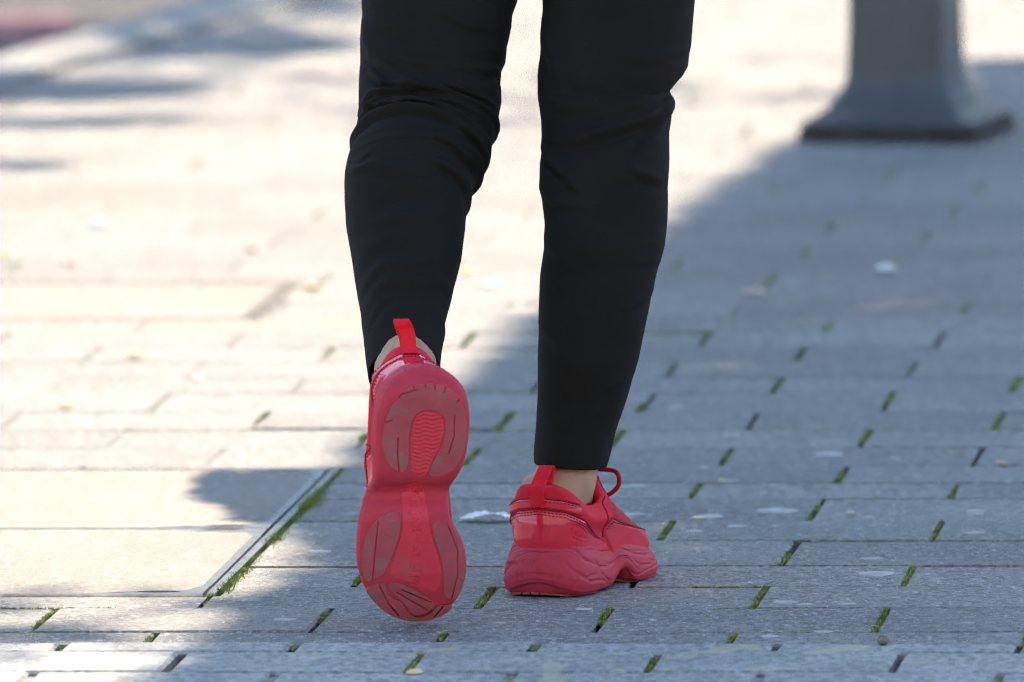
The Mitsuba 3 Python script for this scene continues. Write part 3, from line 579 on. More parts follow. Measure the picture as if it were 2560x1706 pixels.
def hem(V, n, lip_in=.0035, up=.03):
    """turn the last ring inwards: the visible edge and the inside of the hem"""
    ring = V[-n:]; prev = V[-2 * n:-n]; c = ring.mean(0); axis = ring.mean(0) - V[-8 * n:-7 * n].mean(0); axis /= np.linalg.norm(axis)
    rad = ring - c; rad -= axis * (rad @ axis)[:, None]; rad /= np.linalg.norm(rad, axis=1, keepdims=True)
    return [ring + axis * .0012 - rad * .0008, ring + axis * .0010 - rad * .0022, ring - axis * .002 - rad * lip_in, ring - axis * up - rad * (lip_in + .001)]
ysL = np.r_[np.linspace(-620, -40, 18), np.linspace(-20, 560, 190), np.linspace(565, 930, 70)]
YL = smoothramp([(-620, 14.18), (-100, 14.15), (150, 14.11), (330, 14.065), (420, 14.025), (600, 13.95), (780, 13.868), (930, 13.795)])
tiltL = smoothramp([(-620, .1), (0, .25), (250, .38), (400, .62), (560, .82), (930, .92)])
VL, FL, nL = trouser_leg(L_left, L_right, ysL, YL, tiltL, smoothramp([(-620, 1.0), (0, .95), (350, .98), (550, 1.0), (930, 1.0)]), smoothramp([(500, 0), (800, .10), (930, .24)]), FOLDS_L, seed=1)
ysR = np.r_[np.linspace(-620, -40, 18), np.linspace(-20, 480, 150), np.linspace(486, 1160, 110)]
YR = smoothramp([(-620, 14.18), (-100, 14.14), (300, 14.06), (600, 13.99), (900, 13.955), (1165, 13.945)])
VR, FR, nR = trouser_leg(R_left, R_right, ysR, YR, lambda y: .02, smoothramp([(-620, 1.0), (0, .95), (600, 1.0), (1000, 1.15), (1165, 1.38)]), smoothramp([(900, 0), (1165, -.06)]), FOLDS_R, seed=9)
def finish_leg(V, F, n):
    rings = hem(V, n); k = len(V) // n
    V2 = np.vstack([V] + rings); F2 = grid_faces(k + len(rings), n, True)
    m = trimesh.Trimesh(V2, F2, process=False)
    c = V.reshape(k, n, 3)[k // 2].mean(0); i = (k // 2) * n
    if (m.vertex_normals[i] @ (V[i] - c)) < 0: m.invert()
    return m
legL, legR = finish_leg(VL, FL, nL), finish_leg(VR, FR, nR)
# seat of the trousers above the view, closed at the waist
topL, topR = VL[:nL], VR[:nR]
rows = []
cL, cR = topL.mean(0), topR.mean(0)
for y, wl, wr, dp in ((-560, 893, 1783, .125), (-680, 880, 1800, .13), (-820, 890, 1795, .135), (-950, 915, 1765, .125), (-1100, 960, 1720, .11), (-1220, 975, 1705, .105)):
    Y = 14.17; a, b = at(wl, y, Y), at(wr, y, Y); c = (a + b) / 2; hw = np.linalg.norm(b - a) / 2; t = np.linspace(0, 2 * np.pi, 96, endpoint=False)
    rows.append(c + np.sign(np.cos(t))[:, None] * (np.abs(np.cos(t)) ** .8 * hw)[:, None] * RIGHT + (np.sin(t) * dp)[:, None] * np.array([0, 1.0, 0]))
Vh = np.concatenate(rows); nn = 96; Fh = grid_faces(len(rows), nn, True); e = len(Vh); i = np.arange(nn)
Vh = np.vstack([Vh, rows[0].mean(0) + [0, 0, -.02], rows[-1].mean(0)]); L0 = (len(rows) - 1) * nn
Fh = np.vstack([Fh, np.stack([(i + 1) % nn, i, 0 * i + e], 1), np.stack([L0 + i, L0 + (i + 1) % nn, 0 * i + e + 1], 1)])
add('trousers', cat_([legL, legR, trimesh.Trimesh(Vh, Fh, process=False)]), 'black_cloth', pk, smooth=True, label='black tapered trousers creased behind both knees')

# ------------------------------------------------------------------ sneakers, modelled as the right one: x outwards, y to the toe, z up
SL = 0.284
_lat = np.array([(0, .0), (.003, .0165), (.009, .029), (.019, .0400), (.034, .0480), (.052, .0515), (.072, .0525), (.092, .0525), (.112, .0515), (.128, .0505), (.145, .0545), (.160, .060), (.180, .0645), (.198, .0655), (.218, .0650), (.238, .0612), (.254, .0550), (.270, .0440), (.283, .0310), (.291, .0175), (.298, 0)])
_med = np.array([(0, .0), (.003, .0165), (.009, .030), (.020, .0425), (.038, .0505), (.060, .0530), (.085, .0520), (.106, .0490), (.122, .0430), (.136, .0372), (.152, .0345), (.168, .0345), (.180, .0385), (.195, .0465), (.215, .0530), (.235, .0545), (.252, .0520), (.268, .0465), (.281, .0370), (.290, .0240), (.298, 0)])
_lat[:, 0] *= SL / .298; _med[:, 0] *= SL / .298
def _dense(tab, n):
    d = np.r_[0, np.cumsum(np.hypot(np.diff(tab[:, 0]), np.diff(tab[:, 1])))]
    from scipy.interpolate import PchipInterpolator
    s = np.linspace(0, d[-1], n); return PchipInterpolator(d, tab[:, 0])(s), PchipInterpolator(d, tab[:, 1])(s)
NS = 170
yl, xl = _dense(_lat, NS); ym, xm = _dense(_med, NS)
OUT = np.vstack([np.c_[xl, yl], np.c_[-xm[::-1], ym[::-1]][1:-1]])          # heel back, lateral side, toe, medial side
NO = len(OUT)
seg = np.roll(OUT, -1, 0) - np.roll(OUT, 1, 0)
ONRM = np.c_[seg[:, 1], -seg[:, 0]]; ONRM /= np.linalg.norm(ONRM, axis=1, keepdims=True)
if ONRM[NS // 2, 0] < 0: ONRM = -ONRM
arc = np.r_[0, np.cumsum(np.linalg.norm(np.diff(OUT, axis=0), axis=1))]; TOT = arc[-1] + np.linalg.norm(OUT[0] - OUT[-1])
ARC = np.where(arc <= TOT / 2, arc, arc - TOT)                              # + lateral, - medial
ZB = lambda y: np.interp(y, [0, .006, .016, .03, .112, .120, .126, .132, .139, .146, .152, .158, .166, .225, .245, .265, .284], [.014, .008, .003, 0, 0, .002, .006, .013, .0165, .014, .007, .002, 0, 0, .003, .008, .016])
ZT = lambda y: np.interp(y, [0, .02, .05, .075, .1, .13, .16, .2, .25, .298], [.068, .068, .063, .055, .048, .045, .042, .035, .031, .031])
KP = np.array([0, .05, .14, .26, .40, .52, .60, .68, .78, .88, .96, 1.0]); KI = np.array([.0075, .0030, .0008, 0, .0012, .0032, .0050, .0066, .0086, .0112, .0140, .0165])
def px_to_sk(pts):
    """photo measurements of the sole's side (a 1774-pixel-wide enlargement) -> arc length along the side, height fraction"""
    out = []
    for x, y in pts:
        s = np.interp(x, [100, 290, 480, 700, 900, 1150, 1400, 1600, 1680], [-.075, -.032, 0, .040, .078, .132, .200, .262, .300])
        yb = np.interp(x, [100, 800, 1150, 1600, 1700], [1440, 1480, 1450, 1392, 1370]); yt = np.interp(x, [100, 250, 440, 700, 900, 1150, 1300, 1560, 1700], [1040, 975, 915, 960, 1000, 988, 1010, 1030, 1040])
        out.append((s, (yb - y) / (yb - yt)))
    return out
GROOVES = [([(110, 1250), (170, 1150), (250, 1090), (400, 1045), (560, 1060), (700, 1120), (850, 1200), (950, 1235)], 1.5, 2.2), ([(190, 1190), (330, 1120), (450, 1110), (560, 1130), (640, 1170)], 1.3, 1.6), ([(660, 1190), (690, 1255), (760, 1310), (860, 1370), (950, 1360), (1030, 1360), (1140, 1430)], 1.6, 2.0),
           ([(940, 1190), (1000, 1240), (1110, 1230), (1130, 1175)], 1.8, 1.8), ([(1125, 1170), (1160, 1208), (1250, 1205), (1330, 1220)], 1.5, 1.6), ([(870, 1120), (1000, 1090), (1150, 1055), (1250, 1080), (1400, 1130), (1500, 1135), (1580, 1095)], 1.4, 1.8), ([(1320, 1108), (1450, 1085), (1580, 1080)], 1.0, 1.5), ([(930, 1050), (1150, 1060), (1020, 1045)], .8, 1.5),
           ([(1360, 1200), (1395, 1240), (1490, 1240), (1505, 1190)], 1.6, 1.6), ([(1515, 1190), (1555, 1225), (1660, 1200)], 1.6, 1.6), ([(1330, 1395), (1420, 1310), (1550, 1262), (1670, 1270)], 1.5, 1.8), ([(1150, 1390), (1165, 1290), (1230, 1232), (1330, 1250), (1375, 1310)], 1.6, 2.0), ([(780, 1340), (930, 1308)], 1.3, 1.8), ([(1010, 1300), (1060, 1345), (1130, 1380)], 1.6, 1.8),
           ([(120, 1290), (300, 1330), (500, 1350), (700, 1385), (900, 1420)], .4, 5)] + [([(x, a), (x + dx, b)], 1.3, 1.3) for x, dx, a, b in ((135, 4, 1350, 1420), (222, 4, 1310, 1400), (330, 2, 1295, 1400), (450, 0, 1285, 1390), (575, -6, 1320, 1440), (735, -45, 1380, 1470), (860, -15, 1400, 1465), (1000, 10, 1415, 1460), (1450, 10, 1330, 1390), (1520, 8, 1300, 1380), (1600, 4, 1290, 1370))]
GROOVES += [([(300, 985), (480, 950), (620, 985), (800, 1040), (900, 1075)], .8, 2.2), ([(240, 1020), (420, 985), (620, 1020), (760, 1075)], .7, 2.0)]
def outsole_mesh():
    kk = np.unique(np.r_[np.linspace(0, 1, 46), KP]); rows, S, K = [], [], []
    zb, zt = ZB(OUT[:, 1]), ZT(OUT[:, 1])
    heelflare = np.interp(OUT[:, 1], [0, .1, .2, .3], [1.25, 1.0, .9, .8])
    for k in kk:
        ins = np.interp(k, KP, KI) * heelflare
        xy = OUT - ONRM * ins[:, None]; rows.append(np.c_[xy, zb + (zt - zb) * k]); S.append(ARC); K.append(np.full(NO, k))
    V = np.concatenate(rows); S = np.concatenate(S); K = np.concatenate(K); F = grid_faces(len(kk), NO, True)
    h = .055; d = np.zeros(len(V))
    for line, dep, wd in GROOVES:
        ln = np.array(px_to_sk(line)) * [1, h]
        for sg in (1, -1):
            P = np.c_[S * sg, K * h]; q, t = seg_dist(P, ln)
            d -= dep * .001 * np.exp(-(q / (wd * .001 * .62)) ** 2) * np.clip(np.minimum(t, 1 - t) * 12 + .3, 0, 1) * (1 if abs(ln[:, 0].max()) > 0 else 1)
    d = np.maximum(d, -.0022)
    d += .0011 * (K > .45) * np.exp(-((K - .62) / .05) ** 2) * .6
    nr = np.tile(ONRM, (len(kk), 1)); V[:, :2] += nr * d[:, None]
    ym_ = np.clip(OUT[:, 1], .045, .25); spine = np.c_[np.interp(ym_, [0, .1, .15, .3], [0, 0, .012, .004]), ym_]
    nk = len(kk); cur = [V]; top = V[-NO:]; bot = V[:NO]
    base = len(V); extra = []; faces = [F]
    prev = np.arange(NO)
    for r in (.93, .8, .6, .4, .2, .0):
        xy = spine + (bot[:, :2] - spine) * r; z = ZB(xy[:, 1]) + .0012 * (1 - r); extra.append(np.c_[xy, z]); ids = base + np.arange(NO); j = np.arange(NO)
        q = np.stack([prev, ids, np.roll(ids, -1), np.roll(prev, -1)], 1); faces += [q[:, [0, 1, 2]], q[:, [0, 2, 3]]]; prev = ids; base += NO
    prev = (nk - 1) * NO + np.arange(NO)
    for r, dz in ((.96, .0005), (.8, -.003), (.1, -.006)):
        xy = spine + (top[:, :2] - spine) * r; extra.append(np.c_[xy, top[:, 2] + dz]); ids = base + np.arange(NO)
        q = np.stack([prev, np.roll(prev, -1), np.roll(ids, -1), ids], 1); faces += [q[:, [0, 1, 2]], q[:, [0, 2, 3]]]; prev = ids; base += NO
    return trimesh.Trimesh(np.vstack([V] + extra), np.vstack(faces), process=False)
def side_point(s, k, out=0.0):
    a = np.argsort(ARC); x = np.interp(s, ARC[a], OUT[a, 0]); y = np.interp(s, ARC[a], OUT[a, 1]); nx = np.interp(s, ARC[a], ONRM[a, 0]); ny = np.interp(s, ARC[a], ONRM[a, 1])
    hf = np.interp(y, [0, .1, .2, .3], [1.25, 1.0, .9, .8]); ins = np.interp(k, KP, KI) * hf
    return np.stack([x - nx * (ins - out), y - ny * (ins - out), ZB(y) + (ZT(y) - ZB(y)) * k], -1)
# the upper: side t in [0, 1] runs heel to toe, h in [0, 1] runs from the sole to the collar
_yb = ([.03, .05, .06, .08, .095, .105, .12, .135, .16], [.018, .013, .0105, .010, .0125, .012, .0055, .001, -.004])
_yf = ([.02, .034, .042, .050, .058, .067, .078, .091, .108, .126, .143, .16], [.273, .271, .263, .249, .231, .211, .191, .173, .153, .137, .126, .12])
_wl = ([0, .03, .06, .1, .14, .18, .22, .26, .29], [.0365, .0380, .0390, .0395, .0430, .0490, .0510, .0490, .046]); _wm = ([0, .03, .06, .1, .14, .18, .22, .26, .29], [.0365, .0380, .0380, .0355, .0345, .0400, .0440, .0425, .040])
def zcol(t):
    y = .006 + .124 * (1 - np.cos(np.pi * t)) / 2
    return np.interp(y, [0, .012, .022, .034, .046, .062, .078, .092, .104, .116, .131], [.1215, .1200, .1130, .1005, .0935, .0905, .0920, .0985, .1080, .1190, .1330])
def upper(t, h, side=1, off=0.0):
    """side +1 lateral, -1 medial"""
    t, h = np.broadcast_arrays(np.asarray(t, float), np.asarray(h, float)); z0 = .028; z = z0 + (zcol(t) - z0) * h
    yb, yf = np.interp(z, *_yb), np.interp(z, *_yf); L = yf - yb
    y = yb + L * (1 - np.cos(np.pi * t)) / 2
    w = np.interp(y, *(_wl if side > 0 else _wm))
    rb, rf = .036, np.minimum(.055, L * .45)
    capb = np.sqrt(np.clip(1 - (1 - np.clip((y - yb) / rb, 0, 1)) ** 2, 0, 1)); capf = np.sqrt(np.clip(1 - (1 - np.clip((yf - y) / rf, 0, 1)) ** 2.0, 0, 1))
    x = w * np.minimum(capb, capf) * (1 - .16 * np.clip((z - .075) / .05, 0, 1))
    bulge = .0078 * np.exp(-((h - .78) / .17) ** 2) * np.clip((t - .12) / .12, 0, 1) * np.clip((.72 - t) / .12, 0, 1) + .0022 * np.exp(-((h - .9) / .1) ** 2) * np.clip((.2 - t) / .1, 0, 1)
    x = x + side * 0 + bulge * np.clip(t * 6, 0, 1); y = y - bulge * np.clip((.15 - t) / .15, 0, 1) * .5
    P = np.stack([side * x, y, z], -1)
    if np.any(off):
        e = 1e-3; t1, t2 = np.clip(t + e, 0, 1), np.clip(t - e, 0, 1)
        dt = upper(t1, h, side) - upper(t2, h, side); dh = upper(t, np.minimum(h + e, 1), side) - upper(t, np.maximum(h - e, 0), side)
        nr = np.cross(dt, dh) * side; nr /= np.linalg.norm(nr, axis=-1, keepdims=True) + 1e-12
        P = P + nr * np.asarray(off)[..., None]
    return P
def upper_mesh():
    nt, nh = 90, 64; t = np.linspace(0, 1, nt); h = np.linspace(0, 1, nh); rows = []
    for hh in h:
        a = upper(t, np.full(nt, hh), 1); b = upper(t[::-1][1:-1], np.full(nt - 2, hh), -1); rows.append(np.vstack([a, b]))
    top = rows[-1]; c = np.array([0, .066, 0])
    for ins, dz in ((.002, .0016), (.0055, .0018), (.009, -.001), (.0105, -.008), (.011, -.03)):
        d = top - c; d[:, 2] = 0; d /= np.linalg.norm(d, axis=1, keepdims=True); rows.append(top - d * ins + [0, 0, dz])
    V = np.concatenate(rows); m = trimesh.Trimesh(V, grid_faces(len(rows), 2 * nt - 2, True), process=False)
    return m
def patch(tfun, zlo, zhi, t0, t1, off=.0013, n=60, m=22, side=None, both=False, edge=.0011):
    """a panel laid on the upper between two height lines, with rounded edges that close down to the upper"""
    if both:                                               # round the heel: s in [-t1, t1]
        s = np.linspace(-t1, t1, n)
    else:
        s = np.linspace(t0, t1, n)
    q = np.linspace(0, 1, m); rows = []
    for sv in s:
        sd = (1 if sv >= 0 else -1) if both else side; t = abs(sv)
        z = zlo(sv) + (zhi(sv) - zlo(sv)) * q; h = np.clip((z - .028) / (zcol(t) - .028), 0, 1)
        e_end = min(1, min(sv - s[0], s[-1] - sv) / (s[-1] - s[0]) * n / 2.0) if True else 1
        o = off * np.clip(np.minimum(q, 1 - q) * m / 2.0, 0, 1) ** .5 * max(0.0, e_end) ** .5 - .0004
        rows.append(upper(np.full(m, max(t, 1e-4)), h, sd, o))
    V = np.concatenate(rows); F = grid_faces(n, m)
    me = trimesh.Trimesh(V, F, process=False); c = V.mean(0); inward = np.array([0, .12, .06])
    if np.sum(me.face_normals * (me.triangles_center - inward) * me.area_faces[:, None]) < 0: me.invert()
    return me
tab = lambda xs, vs: (lambda s: float(np.interp(s, xs, vs)))
def stitches(line_t, zf, side, off=.0012, gap=.0042):
    t = np.linspace(line_t[0], line_t[1], 200); P = np.array([upper(abs(a) if abs(a) > 1e-4 else 1e-4, np.clip((zf(a) - .028) / (zcol(abs(a)) - .028), 0, 1), (1 if a >= 0 else -1) if side is None else side, off) for a in t])
    d = np.r_[0, np.cumsum(np.linalg.norm(np.diff(P, axis=0), axis=1))]; out = []
    for s in np.arange(0, d[-1] - gap * .6, gap):
        q = np.array([[np.interp(s + f * gap * .62, d, P[:, k]) for k in range(3)] for f in (0, .5, 1)]); out.append(tube(q, [.0005, .0008, .0005], 5))
    return out
TREADS = [  # the pads of the sole, from the photograph's enlargement of the raised left sole (x, y)
    [(250, 390), (300, 330), (400, 300), (500, 310), (570, 360), (605, 430), (612, 520), (600, 610), (570, 690), (520, 745), (460, 765), (418, 762), (425, 720), (470, 640), (500, 570), (508, 500), (492, 450), (440, 428), (380, 432), (340, 470), (322, 540), (320, 640), (310, 730), (270, 745), (210, 700), (185, 600), (205, 480)],
    [(150, 980), (200, 945), (262, 935), (272, 990), (262, 1060), (225, 1160), (185, 1250), (130, 1280), (90, 1290), (78, 1220), (85, 1120), (110, 1030)],
    [(430, 990), (480, 985), (520, 1010), (560, 1080), (585, 1170), (588, 1250), (575, 1320), (545, 1390), (505, 1382), (480, 1360), (486, 1290), (478, 1210), (455, 1120), (430, 1050)],
    [(85, 1325), (150, 1300), (188, 1290), (200, 1340), (235, 1390), (262, 1385), (290, 1430), (320, 1475), (370, 1490), (420, 1470), (455, 1415), (490, 1420), (530, 1410), (515, 1450), (465, 1485), (400, 1507), (335, 1510), (260, 1494), (195, 1456), (135, 1397)],
    [(205, 1330), (260, 1375), (300, 1420), (330, 1465), (370, 1475), (410, 1455), (445, 1405), (380, 1360), (300, 1310), (215, 1288)]]
WAIST = [[(200, 1250), (280, 1060), (285, 940), (300, 800), (395, 800), (410, 930), (418, 1060), (465, 1180), (470, 1350), (380, 1330), (290, 1285)]]
def sole_xy(x, y):
    ax = 405 - 70 * (y - 235) / 1280.0
    return -(x - ax) / 4596.0, (y - 235) / 1280.0 * SL
def chaikin(pts, k=2):
    p = np.array(pts, float)
    for _ in range(k):
        q = np.roll(p, -1, 0); p = np.stack([p * .75 + q * .25, p * .25 + q * .75], 1).reshape(-1, 2)
    return p
CUTS = [[(268, 570), (262, 650), (270, 740)], [(548, 460), (545, 560), (515, 650)], [(225, 420), (290, 350), (370, 330)], [(345, 285), (352, 330)], [(405, 275), (410, 320)], [(460, 280), (455, 330)], [(515, 300), (500, 345)], [(560, 390), (610, 350)], [(180, 500), (240, 480)], [(160, 985), (142, 1130), (125, 1285)],
        [(505, 1005), (552, 1130), (548, 1260), (520, 1385)], [(160, 1305), (205, 1400), (262, 1475)], [(480, 1425), (440, 1480)], [(250, 1345), (400, 1440)], [(270, 1330), (420, 1400)]]
def tread_mesh(pts, h=.0030):
    poly = Polygon([sole_xy(*p) for p in chaikin(pts)]).buffer(0).difference(unary_union([LineString([sole_xy(*p) for p in c]).buffer(.0008) for c in CUTS]))
    inner = poly.buffer(-.0009)
    ms = []
    for g in getattr(poly, 'geoms', [poly]):
        a = trimesh.creation.extrude_polygon(g, h, engine='earcut'); a = a.subdivide_to_size(.006, max_iter=8) if hasattr(a, 'subdivide_to_size') else a
        ms.append(a)
    m = cat_(ms); v = m.vertices.copy(); up = v[:, 2] > h / 2
    z = ZB(v[:, 1]); v[:, 2] = np.where(up, z + .004, z - (h - .0012) * 1.0); m.vertices = v; m.invert(); m.fix_normals(); return m
def ribbon(path, wdir, width, th=.0011):
    p = smooth_curve(path, 40); w = np.asarray(wdir, float); t = np.gradient(p, axis=0); t /= np.linalg.norm(t, axis=1, keepdims=True)
    w = w - t * (t @ w)[:, None]; w /= np.linalg.norm(w, axis=1, keepdims=True); nn = np.cross(t, w); hw = width / 2
    prof = [(-hw, -th * .3), (-hw * .94, -th), (0, -th * 1.1), (hw * .94, -th), (hw, -th * .3), (hw, th * .3), (hw * .94, th), (0, th * 1.1), (-hw * .94, th), (-hw, th * .3)]
    V = np.concatenate([p + a * w + b * nn for a, b in prof]).reshape(len(prof), 40, 3).transpose(1, 0, 2).reshape(-1, 3)
    m = trimesh.Trimesh(V, grid_faces(40, len(prof), True), process=False); return m
def sneaker(place, mirror, tab_path, name_label, bow_k=1.0):
    """all the parts of one sneaker under the person; place: 4x4 matrix"""
    sk = {}
    def put(part, mesh, mat, parent, smooth=35, label=None):
        m = mesh.copy()
        if mirror: m.vertices = m.vertices * [-1, 1, 1]; m.invert()
        m.apply_transform(place); return add(part, m, mat, parent, smooth=smooth, label=label)
    shoe = put('sneaker', upper_mesh(), 'padded_red', pk, 45, name_label)
    put('outsole', outsole_mesh(), 'rubber_red', shoe, 50)
    for p in TREADS[:4]: put('tread_pad', tread_mesh(p), 'tread_rubber', shoe, 25)
    put('tread_pad', tread_mesh(TREADS[4], .0024), 'tread_rubber', shoe, 25)
    put('arch_plate', tread_mesh(WAIST[0], .0016), 'arch_red', shoe, 25)
    cz = tab([-.46, -.42, -.36, -.28, -.16, 0, .16, .28, .36, .42, .46], [.044, .053, .066, .080, .0915, .0955, .0915, .080, .066, .053, .044])
    put('heel_counter', patch(None, tab([-1, 1], [.040, .040]), cz, 0, .445, .0026, 110, 26, both=True), 'patent_red', shoe, 40)
    sz = tab([-.26, -.15, 0, .15, .26], [.097, .1045, .108, .1045, .097]); sl = tab([-.26, -.15, 0, .15, .26], [.0845, .093, .097, .093, .0845])
    put('heel_strap', patch(None, sl, sz, 0, .25, .0024, 60, 12, both=True), 'patent_red', shoe, 40)
    st = stitches((-.40, .40), lambda s: cz(s) - .0028, None, .0027) + stitches((-.38, .38), lambda s: cz(s) - .0058, None, .0027) + stitches((-.24, .24), lambda s: sz(s) - .0024, None, .0025)
    for sd in (1, -1):
        z1 = tab([.40, .47, .54, .60, .70, .80, .86, .90], [.052, .066, .075, .0690, .0570, .0475, .0415, .037])
        put('mudguard', patch(None, tab([0, 1], [.029, .029]), z1,   .455, .885, .0026, 60, 18, side=sd), 'patent_red', shoe, 40)
        st += stitches((.48, .86), lambda s: z1(s) - .0028, sd, .0027)
        put('mesh_panel', patch(None, lambda s: z1(s) + .0005, tab([.56, .62, .70, .78, .86, .90], [.088, .093, .088, .0785, .0640, .0560]), .56, .885, .0008, 50, 18, side=sd), 'mesh_fabric', shoe, 40)
        put('eyestay', patch(None, tab([.74, .80, .88, .94, .985], [.1130, .0970, .0785, .0665, .0590]), tab([.74, .80, .88, .94, .985], [.1250, .1110, .0920, .0770, .0660]), .74, .985, .0021, 50, 10, side=sd), 'patent_red', shoe, 40)
    put('toe_cap', patch(None, tab([0, 1], [.029, .029]), tab([.80, .86, .92, 1], [.0385, .0480, .0545, .058]), .81, 1.0, .0026, 40, 18, side=1), 'patent_red', shoe, 40)
    put('toe_cap', patch(None, tab([0, 1], [.029, .029]), tab([.80, .86, .92, 1], [.0385, .0480, .0545, .058]), .81, 1.0, .0026, 40, 18, side=-1), 'patent_red', shoe, 40)
    def seam(ts, zf, side, rad=.0011, o=.0004):
        P = np.array([upper(max(abs(a), 1e-4), np.clip((zf(a) - .028) / (zcol(abs(a)) - .028), 0, 1), (1 if a >= 0 else -1) if side is None else side, o) for a in ts]); return tube(P, rad, 6)
    sm = [seam(np.linspace(-.44, .44, 90), lambda s: cz(s) + .0008, None), seam(np.linspace(-.25, .25, 60), lambda s: sz(s) + .0006, None)]
    for sd in (1, -1):
        sm += [seam(np.linspace(.458, .88, 60), lambda s: z1(s) + .0006, sd), seam(np.full(20, .452), tab([0, 1], [.05, .05]), sd) if False else seam(np.linspace(.74, .985, 40), lambda s: float(np.interp(s, [.74, .80, .88, .94, .985], [.1125, .0964, .0779, .0658, .0582])), sd, .0009)]
    for sd in (1, -1):
        tz = np.array([(.445, .055), (.475, .068), (.520, .081), (.565, .093), (.600, .103), (.625, .112)]); tt_ = np.interp(np.linspace(0, 1, 40), np.linspace(0, 1, 6), tz[:, 0]); zz_ = np.interp(np.linspace(0, 1, 40), np.linspace(0, 1, 6), tz[:, 1])
        sm.append(tube(np.array([upper(a, np.clip((z_ - .028) / (zcol(a) - .028), 0, 1), sd, .0003) for a, z_ in zip(tt_, zz_)]), .0010, 6))
    for w_ in sm: put('seam', w_, 'seam_red', shoe, 60)
    oz = [(.190, .070), (.205, .076), (.235, .0745), (.285, .0665), (.300, .0610), (.290, .0585), (.240, .0605), (.200, .0640)]
    for sd in (1, -1):
        lo = tab([.185, .20, .24, .29, .305], [.0685, .0640, .0605, .0585, .0600]); hi = tab([.185, .20, .235, .285, .305], [.0705, .0760, .0745, .0665, .0608])
        put('counter_badge', patch(None, lo, hi, .188, .303, .0030, 24, 8, side=sd), 'padded_red', shoe, 40)
        st += stitches((.185, .303), lambda s: hi(s) + .0022, sd, .0020) + stitches((.190, .300), lambda s: lo(s) - .0022, sd, .0020)
    k_ = put('stitching', cat_(st), 'seam_red', shoe, 40); tag(k_, kind='stuff')
    put('heel_recess', tread_mesh([(325, 735), (335, 540), (352, 475), (385, 442), (440, 438), (484, 456), (499, 500), (490, 565), (460, 640), (420, 715), (410, 755), (360, 765)], .0010), 'ripple_red', shoe, 25)
    # tongue, laces, bow
    n = 24; s = np.linspace(0, 1, n); cl = np.c_[np.zeros(n), np.interp(s, [0, .45, .8, 1], [.235, .165, .128, .112]), np.interp(s, [0, .45, .8, 1], [.070, .105, .130, .143])]
    hw = np.interp(s, [0, .5, 1], [.016, .022, .026]); k = np.linspace(-1, 1, 9); S, K = np.meshgrid(s, k, indexing='ij')
    base = np.repeat(cl, 9, 0).reshape(n, 9, 3); base[..., 0] = K * hw[:, None]; base[..., 2] -= .010 * K ** 2
    tp = base + [0, .002, .003]; bt = base + [0, -.003, -.004]
    loop = np.concatenate([tp, bt[:, ::-1]], 1).reshape(-1, 3); tm = trimesh.Trimesh(loop, grid_faces(n, 18, True), process=False)
    put('tongue', tm, 'padded_red', shoe, 60)
    for a, b in ((.90, .086), (.875, .098), (.85, .110), (.82, .122)):
        yy = np.interp(b, *_yf); z = b + .004
        for sg in (1, -1):
            q = smooth_curve([(-.023 * sg, yy - .018, z - .006), (-.012 * sg, yy - .004, z + .002), (0, yy + .003, z + .0035), (.012 * sg, yy + .006, z - .003), (.022 * sg, yy + .002, z - .011)], 16)
            put('lace', tube(q, .0022, 8), 'lace_red', shoe, 60)
    bow = [[(0, .140, .146), (.020, .142, .150), (.040, .140, .150), (.057, .136, .146), (.060, .135, .134), (.050, .139, .121), (.036, .143, .115), (.024, .145, .122), (.006, .143, .140)],
           [(0, .140, .146), (.014, .138, .153), (.028, .134, .158), (.042, .128, .159)], [(0, .141, .146), (-.020, .142, .149), (-.040, .139, .142), (-.046, .138, .128), (-.034, .143, .119), (-.018, .145, .126), (-.004, .143, .140)], [(0, .142, .146), (.012, .150, .137), (.024, .150, .124), (.033, .146, .112)]]
    bow = [[tuple(np.array([0, .142, .145 - .024]) + (np.array(q) - [0, .142, .145]) * bow_k) for q in b] for b in bow]
    for b in bow: put('bow_lace', tube(smooth_curve(b, 40), .0025, 9), 'lace_red', shoe, 60)
    put('bow_knot', trimesh.creation.icosphere(2, .0062).apply_translation([0, .142, .1215]), 'lace_red', shoe, 60)
    put('pull_tab', ribbon(tab_path, (1, 0, 0), .0165), 'ribbon_red', shoe, 60)
    # raised lettering on the side of the heel and along the arch
    tx = meshkit.text_mesh('CALVIN KLEIN JEANS', .0042, .0010); v = tx.vertices.copy(); W = v[:, 0].max()
    for sd in ((1, -1) if True else (1,)):
        s0, s1 = px_to_sk([(212, 1212)])[0][0], px_to_sk([(612, 1212)])[0][0]
        s = s0 + (v[:, 0] / W) * (s1 - s0) if sd > 0 else -(s1 - (v[:, 0] / W) * (s1 - s0)) 
        k = .445 + v[:, 1] / .056 
        P = side_point(s, k, 0.0) + 0; nx = side_point(s, k, .001) - side_point(s, k, 0); P = P + nx * ((v[:, 2] - .0001) / .001)[:, None]
        lm = tx.copy(); lm.vertices = P
        if mirror: 
            # letters must still read from left to right on the other foot
            s = -s0 - (v[:, 0] / W) * (s1 - s0) if sd < 0 else (s1 - (v[:, 0] / W) * (s1 - s0))
            s = -s if False else s
            P = side_point(s, k, 0.0); nx = side_point(s, k, .001) - side_point(s, k, 0); lm.vertices = P + nx * ((v[:, 2] - .0001) / .001)[:, None]; lm.invert()
        if sd > 0: put('lettering', lm, 'rubber_red', shoe, 20)
    ta = meshkit.text_mesh('CALVIN KLEIN', .0105, .0012, bold=True); v = ta.vertices.copy(); W = v[:, 0].max()
    y = .128 + v[:, 0] / W * .110; x = (-1 if not mirror else 1) * 0 + .002 + ((v[:, 1] - .005) * (1 if mirror else -1)); 
    lm = ta.copy(); lm.vertices = np.c_[x, y, ZB(y) - .0006 - v[:, 2]]; lm.invert() if not mirror else None
